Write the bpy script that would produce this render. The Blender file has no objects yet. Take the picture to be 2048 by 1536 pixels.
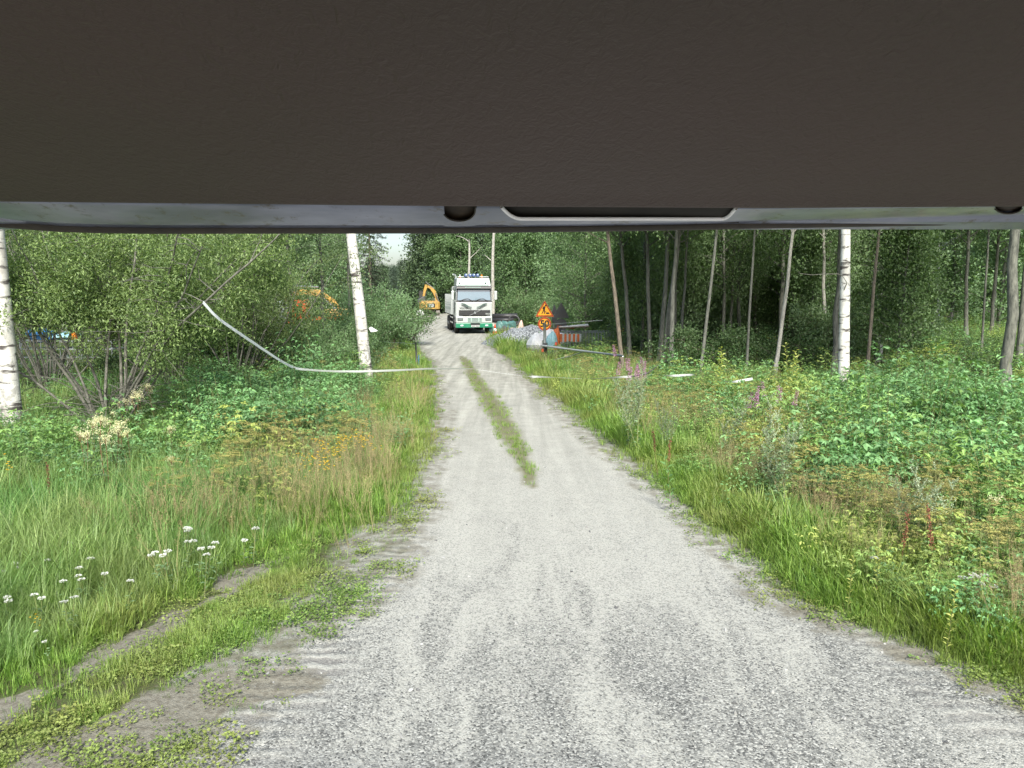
import bpy, math, random
import numpy as np
from math import radians, sin, cos, pi, atan2, sqrt
R = np.random.default_rng(7)
random.seed(7)
S = bpy.context.scene
COL = S.collection
# ------------------------------------------------------------------ camera
HC = 2.7
PITCH = math.atan(183 / 1500)
cam = bpy.data.cameras.new('camera'); cam.sensor_width = 36; cam.lens = 1500 / 2048 * 36
cam.clip_start = 0.05; cam.clip_end = 3000
co = bpy.data.objects.new('camera', cam); COL.objects.link(co)
co.location = (0, 0, HC); co.rotation_euler = (pi / 2 - PITCH, 0, 0)
S.camera = co
# ------------------------------------------------------------------ light
SUN_EL, SUN_AZ = 46, 172         # azimuth clockwise from +Y
w = bpy.data.worlds.new('World'); S.world = w; w.use_nodes = True
nt = w.node_tree; bg = nt.nodes['Background']
sky = nt.nodes.new('ShaderNodeTexSky'); sky.sky_type = 'NISHITA'; sky.sun_disc = False
sky.sun_elevation = radians(SUN_EL); sky.sun_rotation = radians(SUN_AZ)
sky.air_density = 1.0; sky.dust_density = 2.6; sky.ozone_density = 1.0
nt.links.new(sky.outputs[0], bg.inputs[0]); bg.inputs[1].default_value = 0.115
sl = bpy.data.lights.new('sun', 'SUN'); sl.energy = 3.1; sl.angle = radians(9); sl.color = (1, 0.985, 0.89)
so = bpy.data.objects.new('sun', sl); COL.objects.link(so)
so.rotation_euler = (radians(90 - SUN_EL), 0, radians(180 - SUN_AZ))
so.location = (0, 0, 30)
vs = S.view_settings; vs.view_transform = 'Standard'; vs.look = 'None'; vs.gamma = 1; vs.use_curve_mapping = False
vs.exposure = 1.17
try:
    S.cycles.max_bounces = 8; S.cycles.diffuse_bounces = 4; S.cycles.transmission_bounces = 6
except Exception: pass

# ------------------------------------------------------------------ helpers
CP, SP = cos(PITCH), sin(PITCH)
def at_y(px, py, Y):
    """point of the place that lies Y metres ahead in the direction of that photo pixel"""
    u = (px - 1024) / 1500; v = (768 - py) / 1500
    t = Y / (CP + v * SP)
    return (u * t, Y, HC + t * (-SP + v * CP))
def on_ground(px, py, z=0.0):
    u = (px - 1024) / 1500; v = (768 - py) / 1500
    t = (z - HC) / (-SP + v * CP)
    return (u * t, t * (CP + v * SP))
def smooth(a, b, x):
    t = np.clip((x - a) / (b - a), 0, 1); return t * t * (3 - 2 * t)
_H = np.random.default_rng(3).random((256, 256))
def vnoise(x, y, s=1.0):
    x = np.asarray(x, float) / s; y = np.asarray(y, float) / s
    xi = np.floor(x).astype(int); yi = np.floor(y).astype(int); fx = x - xi; fy = y - yi
    fx = fx * fx * (3 - 2 * fx); fy = fy * fy * (3 - 2 * fy)
    g = lambda a, b: _H[a % 256, b % 256]
    return (g(xi, yi) * (1 - fx) + g(xi + 1, yi) * fx) * (1 - fy) + (g(xi, yi + 1) * (1 - fx) + g(xi + 1, yi + 1) * fx) * fy
def fbm(x, y, s=1.0):
    return 0.5 * vnoise(x, y, s) + 0.3 * vnoise(np.asarray(x) + 9, y, s / 2.1) + 0.2 * vnoise(x, np.asarray(y) + 5, s / 4.3)

# road edges, metres
L_PX = [(330, 1536), (600, 1300), (745, 1200), (800, 1100), (840, 1000), (855, 950), (880, 900), (882, 850), (885, 800), (880, 770), (872, 740), (862, 720), (842, 700), (832, 690), (828, 680)]
R_PX = [(2300, 1500), (2060, 1400), (1760, 1290), (1570, 1200), (1440, 1100), (1330, 1000), (1213, 900), (1155, 850), (1099, 800), (1053, 760), (1008, 720), (988, 700), (970, 690), (968, 682)]
M_PX = [(918, 708, 10), (930, 720, 24), (952, 760, 42), (980, 800, 58), (1010, 850, 66), (1036, 900, 58), (1056, 940, 40), (1062, 985, 16)]
Lw = np.array([on_ground(*p) for p in L_PX]); Rw = np.array([on_ground(*p) for p in R_PX])
Mw = np.array([on_ground(p[0], p[1]) + ((p[2] / 2) * 2.7 / (p[1] - 585),) for p in M_PX])
Mw = Mw[::-1]
LY = np.concatenate([[-20, 0, 2.5], Lw[:, 1], [46, 52, 90, 96]]); LX = np.concatenate([[-4.5, -3.2, -2.3], Lw[:, 0], [-9, -19, -24, -8]])
RY = np.concatenate([[-20, 0, 2.5], Rw[:, 1], [46, 52, 60, 90, 96]]); RX = np.concatenate([[6, 6, 5], Rw[:, 0], [0.2, 1.5, 0.0, -5.5, -7]])
def XL(y): return np.interp(y, LY, LX)
def XR(y): return np.interp(y, RY, RX)
def terrain(x, y):
    x = np.asarray(x, float); y = np.asarray(y, float)
    dl = XL(y) - x; dr = x - XR(y)
    s = np.maximum(dl, dr)
    z = -0.14 * smooth(0.4, 2.2, s) + 0.14 * smooth(3, 8, s)
    z = z + 0.16 * (fbm(x, y, 5.0) - 0.5) * smooth(0.2, 3, s)
    # shallow wheel ruts
    m = np.interp(y, Mw[:, 1], Mw[:, 0])
    ins = smooth(0, 0.4, -s) * smooth(60, 30, y)
    z = z - 0.025 * ins * (np.exp(-((x - m - 0.75) / 0.3) ** 2) + np.exp(-((x - m + 0.75) / 0.3) ** 2))
    z = z + 0.012 * (fbm(x + 40, y, 0.5) - 0.5)
    return z
def tz(x, y): return float(terrain(x, y))

class MB:
    def __init__(s): s.v = []; s.f = []; s.mi = []; s.va = []; s.n = 0
    def add(s, v, f, mi=0, var=None):
        v = np.asarray(v, float).reshape(-1, 3)
        s.v.append(v); s.va.append(np.full(len(v), 0.5) if var is None else np.asarray(var, float))
        if isinstance(f, np.ndarray): f = [f]
        else:
            d = {}
            for q in f: d.setdefault(len(q), []).append(q)
            f = [np.array(q) for q in d.values()]
        for a in f:
            if len(a): s.f.append(a + s.n); s.mi.append(np.full(len(a), mi))
        s.n += len(v); return s
    def box(s, x0, x1, y0, y1, z0, z1, mi=0):
        v = [(x, y, z) for x in (x0, x1) for y in (y0, y1) for z in (z0, z1)]
        return s.add(v, [(0, 1, 3, 2), (4, 6, 7, 5), (0, 4, 5, 1), (2, 3, 7, 6), (0, 2, 6, 4), (1, 5, 7, 3)], mi)
    def hexa(s, bottom, top, mi=0):
        """eight corners: bottom 4 and top 4, both counter-clockwise"""
        v = list(bottom) + list(top)
        return s.add(v, [(3, 2, 1, 0), (4, 5, 6, 7), (0, 1, 5, 4), (1, 2, 6, 5), (2, 3, 7, 6), (3, 0, 4, 7)], mi)
    def tube(s, pts, rad, n=6, mi=0, cap=True, var=0.5):
        pts = np.asarray(pts, float); k = len(pts); rad = np.broadcast_to(np.asarray(rad, float), (k,))
        t = np.gradient(pts, axis=0); t /= np.linalg.norm(t, axis=1)[:, None] + 1e-9
        up = np.array([0, 0, 1.0]) if abs(t[0][2]) < 0.9 else np.array([1.0, 0, 0])
        a = np.cross(t, up); bad = np.linalg.norm(a, axis=1) < 0.05
        a[bad] = np.cross(t[bad], [0, 1, 0]); a /= np.linalg.norm(a, axis=1)[:, None] + 1e-9
        b = np.cross(t, a)
        th = np.arange(n) * 2 * pi / n
        v = pts[:, None, :] + rad[:, None, None] * (a[:, None, :] * np.cos(th)[None, :, None] + b[:, None, :] * np.sin(th)[None, :, None])
        i, j = np.meshgrid(np.arange(k - 1), np.arange(n), indexing='ij'); i = i.ravel(); j = j.ravel(); j2 = (j + 1) % n
        q = np.stack([i * n + j, i * n + j2, (i + 1) * n + j2, (i + 1) * n + j], 1)
        v = v.reshape(-1, 3); s.add(v, q, mi, np.full(len(v), var))
        if cap and n >= 3:
            base = s.n - k * n
            s.f.append(np.array([[base + x for x in range(n)]])); s.mi.append(np.array([mi]))
            s.f.append(np.array([[base + (k - 1) * n + x for x in reversed(range(n))]])); s.mi.append(np.array([mi]))
        return s
    def prism(s, poly, o, ax, ay, d, mi=0):
        """2-D outline in the plane (o, ax, ay) extruded by vector d"""
        o, ax, ay, d = map(lambda q: np.asarray(q, float), (o, ax, ay, d))
        p = np.array([o + ax * a + ay * b for a, b in poly]); k = len(p)
        v = np.concatenate([p, p + d])
        f = [tuple(range(k)), tuple(reversed(range(k, 2 * k)))] + [((i + 1) % k, i, k + i, k + (i + 1) % k) for i in range(k)]
        return s.add(v, f, mi)
    def lathe(s, prof, c=(0, 0, 0), n=16, mi=0, axis='z'):
        th = np.arange(n) * 2 * pi / n; v = []
        for r, h in prof:
            for a in th:
                p = (r * cos(a), r * sin(a), h)
                if axis == 'x': p = (h, r * cos(a), r * sin(a))
                if axis == 'y': p = (r * cos(a), h, r * sin(a))
                v.append((p[0] + c[0], p[1] + c[1], p[2] + c[2]))
        k = len(prof); f = [(i * n + j, i * n + (j + 1) % n, (i + 1) * n + (j + 1) % n, (i + 1) * n + j) for i in range(k - 1) for j in range(n)]
        f += [tuple(reversed(range(n))), tuple((k - 1) * n + j for j in range(n))]
        return s.add(v, f, mi)
    def blob(s, c, r, n=14, seed=0, rough=0.15, mi=0, flat=False):
        rg = np.random.default_rng(seed); v = []; m = n // 2 + 1
        ph = rg.random(6) * 6.3
        for i in range(m + 1):
            for j in range(n):
                a = pi * i / m; b = 2 * pi * j / n
                p = np.array([sin(a) * cos(b), sin(a) * sin(b), cos(a)])
                k = 1 + rough * (sin(3 * p[0] * 1.7 + ph[0]) + sin(4 * p[1] + ph[1]) + sin(5 * p[2] + ph[2])) / 2 + rough * 0.5 * (rg.random() - .5)
                q = p * k * np.array(r)
                if flat: q[2] = max(q[2], -r[2] * 0.55)
                v.append(q + np.array(c))
        f = [(i * n + j, i * n + (j + 1) % n, (i + 1) * n + (j + 1) % n, (i + 1) * n + j) for i in range(m) for j in range(n)]
        return s.add(v, f, mi)
    def leaves(s, base, d, length, width, var=None, mi=0, fold=0.25, droop=0.25, full=False):
        """many folded leaves; base (N,3), direction d (N,3)"""
        base = np.asarray(base, float); d = np.asarray(d, float); N = len(base)
        if N == 0: return s
        d = d / (np.linalg.norm(d, axis=1)[:, None] + 1e-9)
        length = np.broadcast_to(length, (N,))[:, None]; width = np.broadcast_to(width, (N,))[:, None]
        rnd = R.normal(size=(N, 3)) * 0.45 + np.array([0, 0, 1.0])
        side = np.cross(d, rnd); side /= np.linalg.norm(side, axis=1)[:, None] + 1e-9
        nrm = np.cross(side, d)
        var = R.random(N) if var is None else np.broadcast_to(var, (N,))
        tip = base + d * length - nrm * length * droop
        if full:
            mid = base + d * length * 0.45; up = nrm * width * fold
            Lp = mid + side * width * .5 + up; Rp = mid - side * width * .5 + up
            v = np.stack([base, Rp, tip, Lp, mid], 1).reshape(-1, 3); o = (np.arange(N) * 5)[:, None]
            q = np.concatenate([o + [0, 1, 4], o + [1, 2, 4], o + [2, 3, 4], o + [3, 0, 4]])
            s.add(v, q, mi, np.repeat(var, 5))
        else:
            mid = base + d * length * 0.45; up = nrm * width * fold
            v = np.stack([base, mid - side * width * .5 + up, tip, mid + side * width * .5 + up], 1).reshape(-1, 3); o = (np.arange(N) * 4)[:, None]
            s.add(v, np.concatenate([o + [0, 1, 2], o + [0, 2, 3]]), mi, np.repeat(var, 4))
        return s
    def blade(s, b, ang, h, lean, w, var, mi=0, seg=3):
        """one grass blade that arches over"""
        dx, dy = cos(ang), sin(ang); sx, sy = -dy, dx; v = []
        for i in range(seg + 1):
            t = i / seg; ww = w * (1 - t ** 1.6) * .5
            x = b[0] + dx * lean * t * t; y = b[1] + dy * lean * t * t; z = b[2] + h * (t - 0.25 * (lean / max(h, .01)) * t ** 3)
            if i < seg: v += [(x - sx * ww, y - sy * ww, z), (x + sx * ww, y + sy * ww, z)]
            else: v += [(x, y, z)]
        f = [(2 * i, 2 * i + 1, 2 * i + 3, 2 * i + 2) for i in range(seg - 1)] + [(2 * seg - 2, 2 * seg - 1, 2 * seg)]
        return s.add(v, f, mi, np.full(len(v), var))
    def mesh(s, name, mats, smooth_=False):
        me = bpy.data.meshes.new(name)
        v = np.concatenate(s.v); me.vertices.add(len(v)); me.vertices.foreach_set('co', v.astype(np.float32).ravel())
        lens = np.concatenate([np.full(len(a), a.shape[1]) for a in s.f]) if s.f else np.zeros(0, int)
        loops = np.concatenate([a.ravel() for a in s.f]) if s.f else np.zeros(0, int)
        me.loops.add(len(loops)); me.loops.foreach_set('vertex_index', loops.astype(np.int32))
        me.polygons.add(len(lens)); st = np.concatenate([[0], np.cumsum(lens)[:-1]]) if len(lens) else lens
        me.polygons.foreach_set('loop_start', st.astype(np.int32))
        me.polygons.foreach_set('loop_total', lens.astype(np.int32))
        for m in mats: me.materials.append(m)
        me.polygons.foreach_set('material_index', np.concatenate(s.mi).astype(np.int32))
        me.polygons.foreach_set('use_smooth', np.full(len(lens), smooth_))
        a = me.attributes.new('var', 'FLOAT', 'POINT'); a.data.foreach_set('value', np.concatenate(s.va).astype(np.float32))
        me.update(calc_edges=True); return me
    def build(s, name, mats, parent=None, smooth_=False, bevel=0, **k):
        if not isinstance(mats, (list, tuple)): mats = [mats]
        return link(name, s.mesh(name, mats, smooth_), parent, bevel, **k)

def link(name, me, parent=None, bevel=0, label=None, cat=None, group=None, kind=None, loc=None):
    o = bpy.data.objects.new(name, me); COL.objects.link(o)
    if parent: o.parent = parent
    if bevel:
        m = o.modifiers.new('bevel', 'BEVEL'); m.width = bevel; m.segments = 2; m.limit_method = 'ANGLE'; m.angle_limit = radians(40)
    if loc: o.location = loc
    return tag(o, label, cat, group, kind)
def tag(o, label=None, cat=None, group=None, kind=None):
    if label: o['label'] = label
    if cat: o['category'] = cat
    if group: o['group'] = group
    if kind: o['kind'] = kind
    return o
def thing(name, label, cat, loc=(0, 0, 0), rz=0, group=None, rot=None, scale=None):
    o = bpy.data.objects.new(name, None); COL.objects.link(o); o.location = loc; o.empty_display_size = .2
    o.rotation_euler = rot if rot else (0, 0, rz)
    if scale: o.scale = scale
    return tag(o, label, cat, group)

# ------------------------------------------------------------------ materials
def nodes(name):
    m = bpy.data.materials.new(name); m.use_nodes = True; t = m.node_tree
    return m, t, t.nodes['Principled BSDF'], t.nodes['Material Output']
def N(t, typ, **k):
    n = t.nodes.new(typ)
    for a, b in k.items(): setattr(n, a, b)
    return n
def ramp(t, fac, stops):
    r = N(t, 'ShaderNodeValToRGB'); e = r.color_ramp.elements
    while len(e) > 1: e.remove(e[-1])
    e[0].position = stops[0][0]; e[0].color = (*stops[0][1], 1)
    for p, c in stops[1:]: q = e.new(p); q.color = (*c, 1)
    t.links.new(fac, r.inputs[0]); return r.outputs[0]
def g3(v): return (v, v, v)
def paint(name, c, rough=.5, metal=0, dirt=.25, scale=6, bump=0.0, bscale=80, dcol=(.12, .10, .08), coat=0):
    m, t, b, o = nodes(name)
    tc = N(t, 'ShaderNodeTexCoord'); n = N(t, 'ShaderNodeTexNoise'); n.inputs['Scale'].default_value = scale; n.inputs['Detail'].default_value = 6
    n.inputs['Roughness'].default_value = .65
    t.links.new(tc.outputs['Object'], n.inputs['Vector'])
    dc = tuple(c[i] * (1 - dirt) + dcol[i] * dirt for i in range(3))
    t.links.new(ramp(t, n.outputs['Fac'], [(.35, dc), (.62, c)]), b.inputs['Base Color'])
    b.inputs['Roughness'].default_value = rough; b.inputs['Metallic'].default_value = metal
    if coat: b.inputs['Coat Weight'].default_value = coat
    if bump:
        n2 = N(t, 'ShaderNodeTexNoise'); n2.inputs['Scale'].default_value = bscale; n2.inputs['Detail'].default_value = 4
        t.links.new(tc.outputs['Object'], n2.inputs['Vector'])
        bp = N(t, 'ShaderNodeBump'); bp.inputs['Strength'].default_value = bump; bp.inputs['Distance'].default_value = .01
        t.links.new(n2.outputs['Fac'], bp.inputs['Height']); t.links.new(bp.outputs[0], b.inputs['Normal'])
    return m
def leafmat(name, c1, c2, c3=None, trans=.3, rough=.5, inst=False, vary=.35):
    """leaf: var picks between c1 and c2 leaf by leaf; c3 = patches of another tone; a little light passes through"""
    m, t, b, o = nodes(name)
    at = N(t, 'ShaderNodeAttribute', attribute_name='var')
    colr = ramp(t, at.outputs['Fac'], [(0, c1), (1, c2)])
    oi = N(t, 'ShaderNodeObjectInfo')
    if c3:
        mx = N(t, 'ShaderNodeMix', data_type='RGBA')
        if inst:
            ti = N(t, 'ShaderNodeAttribute', attribute_name='tint', attribute_type='INSTANCER'); t.links.new(ti.outputs['Fac'], mx.inputs['Factor'])
        else: t.links.new(oi.outputs['Random'], mx.inputs['Factor'])
        t.links.new(colr, mx.inputs['A']); mx.inputs['B'].default_value = (*c3, 1); colr = mx.outputs['Result']
    mr = N(t, 'ShaderNodeMapRange'); mr.inputs['To Min'].default_value = 1 - vary; mr.inputs['To Max'].default_value = 1 + vary
    t.links.new(oi.outputs['Random'], mr.inputs['Value'])
    vm = N(t, 'ShaderNodeVectorMath', operation='SCALE'); t.links.new(colr, vm.inputs[0]); t.links.new(mr.outputs[0], vm.inputs['Scale'])
    t.links.new(vm.outputs[0], b.inputs['Base Color']); b.inputs['Roughness'].default_value = rough
    b.inputs['Specular IOR Level'].default_value = .35
    if trans:
        tr = N(t, 'ShaderNodeBsdfTranslucent'); ms = N(t, 'ShaderNodeMixShader'); ms.inputs[0].default_value = trans
        v2 = N(t, 'ShaderNodeVectorMath', operation='MULTIPLY'); t.links.new(vm.outputs[0], v2.inputs[0]); v2.inputs[1].default_value = (1.5, 1.6, .7)
        t.links.new(v2.outputs[0], tr.inputs['Color']); t.links.new(b.outputs[0], ms.inputs[1]); t.links.new(tr.outputs[0], ms.inputs[2])
        t.links.new(ms.outputs[0], o.inputs['Surface'])
    return m
def bark(name, c1, c2, scale=(14, 14, 2.5), bump=.5):
    m, t, b, o = nodes(name)
    tc = N(t, 'ShaderNodeTexCoord'); mp = N(t, 'ShaderNodeMapping'); mp.inputs['Scale'].default_value = scale
    n = N(t, 'ShaderNodeTexNoise'); n.inputs['Scale'].default_value = 1.6; n.inputs['Detail'].default_value = 7; n.inputs['Roughness'].default_value = .7
    t.links.new(tc.outputs['Object'], mp.inputs[0]); t.links.new(mp.outputs[0], n.inputs['Vector'])
    t.links.new(ramp(t, n.outputs['Fac'], [(.36, c1), (.62, c2)]), b.inputs['Base Color']); b.inputs['Roughness'].default_value = .85
    bp = N(t, 'ShaderNodeBump'); bp.inputs['Strength'].default_value = bump; bp.inputs['Distance'].default_value = .02
    t.links.new(n.outputs['Fac'], bp.inputs['Height']); t.links.new(bp.outputs[0], b.inputs['Normal'])
    return m
def birchbark(name, dark=.45, groove=1.2):
    m, t, b, o = nodes(name)
    tc = N(t, 'ShaderNodeTexCoord')
    def nz(sc, s, det=5, ro=.6):
        mp = N(t, 'ShaderNodeMapping'); mp.inputs['Scale'].default_value = sc
        n = N(t, 'ShaderNodeTexNoise'); n.inputs['Scale'].default_value = s; n.inputs['Detail'].default_value = det; n.inputs['Roughness'].default_value = ro
        t.links.new(tc.outputs['Object'], mp.inputs[0]); t.links.new(mp.outputs[0], n.inputs['Vector']); return n.outputs['Fac']
    white = ramp(t, nz((1, 1, .7), 3), [(.35, (.40, .38, .34)), (.58, (.68, .67, .62))])
    len_ = ramp(t, nz((1.2, 1.2, 6), 1.6, 4, .6), [(dark - .13, g3(0)), (dark - .05, g3(1))])     # dark horizontal lenticels
    patch = ramp(t, nz((6, 6, 5), 1.4, 6, .7), [(dark - .08, g3(0)), (dark + .02, g3(1))])         # black diamond patches
    blk = (.045, .04, .035)
    m1 = N(t, 'ShaderNodeMix', data_type='RGBA'); t.links.new(len_, m1.inputs['Factor']); m1.inputs['A'].default_value = (.07, .06, .055, 1); t.links.new(white, m1.inputs['B'])
    # rough dark bark towards the foot
    sx = N(t, 'ShaderNodeSeparateXYZ'); t.links.new(tc.outputs['Object'], sx.inputs[0])
    mr = N(t, 'ShaderNodeMapRange'); mr.inputs['From Min'].default_value = 0; mr.inputs['From Max'].default_value = groove; mr.inputs['To Min'].default_value = .0; mr.inputs['To Max'].default_value = 1
    t.links.new(sx.outputs['Z'], mr.inputs['Value'])
    mm = N(t, 'ShaderNodeMath', operation='MAXIMUM'); t.links.new(patch, mm.inputs[0]); t.links.new(mr.outputs[0], mm.inputs[1])
    p2 = ramp(t, nz((6, 6, 3.2), .9, 6, .7), [(dark - .17, g3(0)), (dark - .1, g3(1))])
    m3 = N(t, 'ShaderNodeMath', operation='MINIMUM'); t.links.new(mm.outputs[0], m3.inputs[0]); t.links.new(p2, m3.inputs[1])
    m2 = N(t, 'ShaderNodeMix', data_type='RGBA'); t.links.new(m3.outputs[0], m2.inputs['Factor']); m2.inputs['A'].default_value = (*blk, 1); t.links.new(m1.outputs['Result'], m2.inputs['B'])
    t.links.new(m2.outputs['Result'], b.inputs['Base Color']); b.inputs['Roughness'].default_value = .75
    bp = N(t, 'ShaderNodeBump'); bp.inputs['Strength'].default_value = .4; bp.inputs['Distance'].default_value = .015
    t.links.new(m3.outputs[0], bp.inputs['Height']); t.links.new(bp.outputs[0], b.inputs['Normal'])
    return m

M = {}
M['white_paint'] = paint('white_paint', (.42, .45, .44), .3, dirt=.12, scale=2, dcol=(.35, .33, .28), coat=.4)
M['green_paint'] = paint('green_paint', (.0, .17, .085), .35, dirt=.15, scale=4, coat=.3)
M['pale_green'] = paint('pale_green', (.05, .17, .13), .5, dirt=.2)
M['swoosh'] = paint('swoosh', (.06, .10, .09), .5)
M['black_plastic'] = paint('black_plastic', (.022, .022, .025), .5, dirt=.3, dcol=(.06, .055, .05))
M['dark_grey'] = paint('dark_grey', (.06, .065, .07), .5, dirt=.3)
M['rubber'] = paint('rubber', (.02, .02, .02), .85, dirt=.5, scale=14, dcol=(.10, .09, .075))
M['steel'] = paint('steel', (.36, .38, .40), .4, .7, dirt=.3, scale=12)
M['galvanised'] = paint('galvanised', (.36, .39, .40), .5, .4, dirt=.35, scale=18, dcol=(.15, .14, .13))
M['orange_sign'] = paint('orange_sign', (.95, .42, .012), .5, dirt=.05, scale=5)
M['red_sign'] = paint('red_sign', (.38, .03, .008), .5, dirt=.08)
M['black_print'] = paint('black_print', (.012, .012, .012), .6, dirt=0)
M['yellow_paint'] = paint('yellow_paint', (.48, .29, .06), .5, dirt=.5, scale=3)
M['rust_orange'] = paint('rust_orange', (.60, .13, .02), .6, dirt=.4, scale=6)
M['red_paint'] = paint('red_paint', (.62, .07, .02), .45, dirt=.25)
M['blue_tarp'] = paint('blue_tarp', (.03, .17, .42), .45, dirt=.2, scale=5, bump=.4, bscale=12)
M['teal_tarp'] = paint('teal_tarp', (.05, .15, .14), .5, dirt=.3, scale=5, bump=.4, bscale=12)
M['pale_blue'] = paint('pale_blue', (.28, .50, .55), .55, dirt=.15, bump=.3, bscale=9)
M['white_bag'] = paint('white_bag', (.72, .73, .72), .7, dirt=.25, scale=9, dcol=(.35, .33, .30), bump=.8, bscale=7)
M['pink_bag'] = paint('pink_bag', (.62, .45, .38), .7, dirt=.3, bump=.6, bscale=10)
M['wood'] = bark('wood', (.10, .08, .06), (.28, .22, .16), (3, 30, 3), .2)
M['tape'] = paint('tape', (.86, .88, .88), .35, dirt=.04)
M['lamp_glass'] = paint('lamp_glass', (.55, .62, .66), .12, dirt=.1, coat=1)
M['blue_lens'] = paint('blue_lens', (.03, .09, .28), .15, dirt=.1, coat=1)
M['headlamp'] = paint('headlamp', (.16, .19, .20), .12, dirt=.3, scale=30, coat=1)
M['amber'] = paint('amber', (.75, .22, .02), .2, dirt=.05, coat=.6)
def glass(name, c):
    m, t, b, o = nodes(name); b.inputs['Base Color'].default_value = (*c, 1); b.inputs['Roughness'].default_value = .06
    b.inputs['Specular IOR Level'].default_value = .9; b.inputs['Coat Weight'].default_value = 1; b.inputs['Coat Roughness'].default_value = .04
    return m
M['windscreen'] = glass('windscreen', (.10, .16, .20)); M['dark_glass'] = glass('dark_glass', (.02, .03, .035))
M['bark_grey'] = bark('bark_grey', (.055, .057, .047), (.19, .19, .155))
M['bark_light'] = bark('bark_light', (.055, .057, .048), (.17, .17, .145))
M['bark_brown'] = bark('bark_brown', (.055, .048, .036), (.20, .165, .125))
M['bark_pale'] = bark('bark_pale', (.22, .21, .18), (.45, .43, .38), (8, 8, 3), .3)
M['twig'] = bark('twig', (.055, .055, .045), (.18, .175, .145), (10, 10, 10), .2)
M['birch'] = birchbark('birch', .50, 2.5); M['birch_rough'] = birchbark('birch_rough', .50, 1.6)
M['birch_clean'] = birchbark('birch_clean', .52, .25)
# foliage
M['lf_alder'] = leafmat('lf_alder', (.048, .105, .04), (.28, .42, .17), (.14, .20, .10), .3)
M['lf_bush'] = leafmat('lf_bush', (.05, .12, .045), (.27, .41, .17), (.15, .23, .12), .3)
M['lf_willow'] = leafmat('lf_willow', (.045, .09, .032), (.28, .37, .14), None, .3)
M['lf_birch'] = leafmat('lf_birch', (.07, .13, .03), (.18, .26, .07), None, .3)
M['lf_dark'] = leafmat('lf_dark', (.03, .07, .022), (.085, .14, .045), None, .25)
M['needle'] = leafmat('needle', (.012, .03, .012), (.035, .065, .025), None, .05, .7)
M['pine'] = leafmat('pine', (.03, .065, .04), (.07, .12, .07), None, .05, .7)
M['grass_a'] = leafmat('grass_a', (.075, .16, .03), (.26, .40, .08), (.27, .30, .10), .35, .5, True, .3)
M['grass_b'] = leafmat('grass_b', (.06, .15, .04), (.25, .42, .13), (.27, .33, .12), .35, .45, True, .35)
M['straw'] = leafmat('straw', (.22, .21, .09), (.44, .38, .20), (.38, .27, .17), .2, .8, True, .25)
M['herb'] = leafmat('herb', (.045, .12, .035), (.23, .37, .11), (.33, .37, .10), .3, .5, True, .4)
M['herb_blue'] = leafmat('herb_blue', (.038, .11, .042), (.20, .37, .15), (.27, .36, .11), .3, .5, True, .45)
M['clover'] = leafmat('clover', (.07, .14, .03), (.22, .31, .08), (.26, .26, .08), .3, .5, True, .3)
M['stalk'] = leafmat('stalk', (.09, .12, .04), (.20, .20, .08), None, .0, .7)
M['brownstalk'] = leafmat('brownstalk', (.10, .05, .03), (.18, .09, .05), None, 0, .7)
M['umbel'] = leafmat('umbel', (.24, .27, .06), (.38, .38, .13), (.30, .26, .10), .1, .8, True, .2)
M['fern'] = leafmat('fern', (.08, .17, .03), (.17, .29, .06), None, .35)
M['silver'] = leafmat('silver', (.20, .27, .16), (.46, .52, .38), None, .15, .7)
M['mugleaf'] = leafmat('mugleaf', (.075, .14, .06), (.19, .28, .14), None, .25)
M['cream'] = leafmat('cream', (.58, .55, .30), (.80, .78, .55), None, .2, .7)
M['petal_white'] = leafmat('petal_white', (.45, .46, .44), (.68, .69, .67), None, .2, .7, vary=.1)
M['petal_yellow'] = leafmat('petal_yellow', (.75, .42, .01), (.85, .60, .02), None, .2, .6, vary=.1)
M['petal_pink'] = leafmat('petal_pink', (.35, .13, .30), (.55, .30, .48), None, .2, .6, vary=.1)
M['rust_seed'] = leafmat('rust_seed', (.13, .04, .025), (.24, .09, .055), None, .05, .8)
M['shoot'] = leafmat('shoot', (.10, .21, .07), (.20, .34, .13), None, .35, vary=.2)
M['yellowing'] = leafmat('yellowing', (.28, .33, .07), (.46, .47, .15), None, .35, vary=.15)

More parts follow.
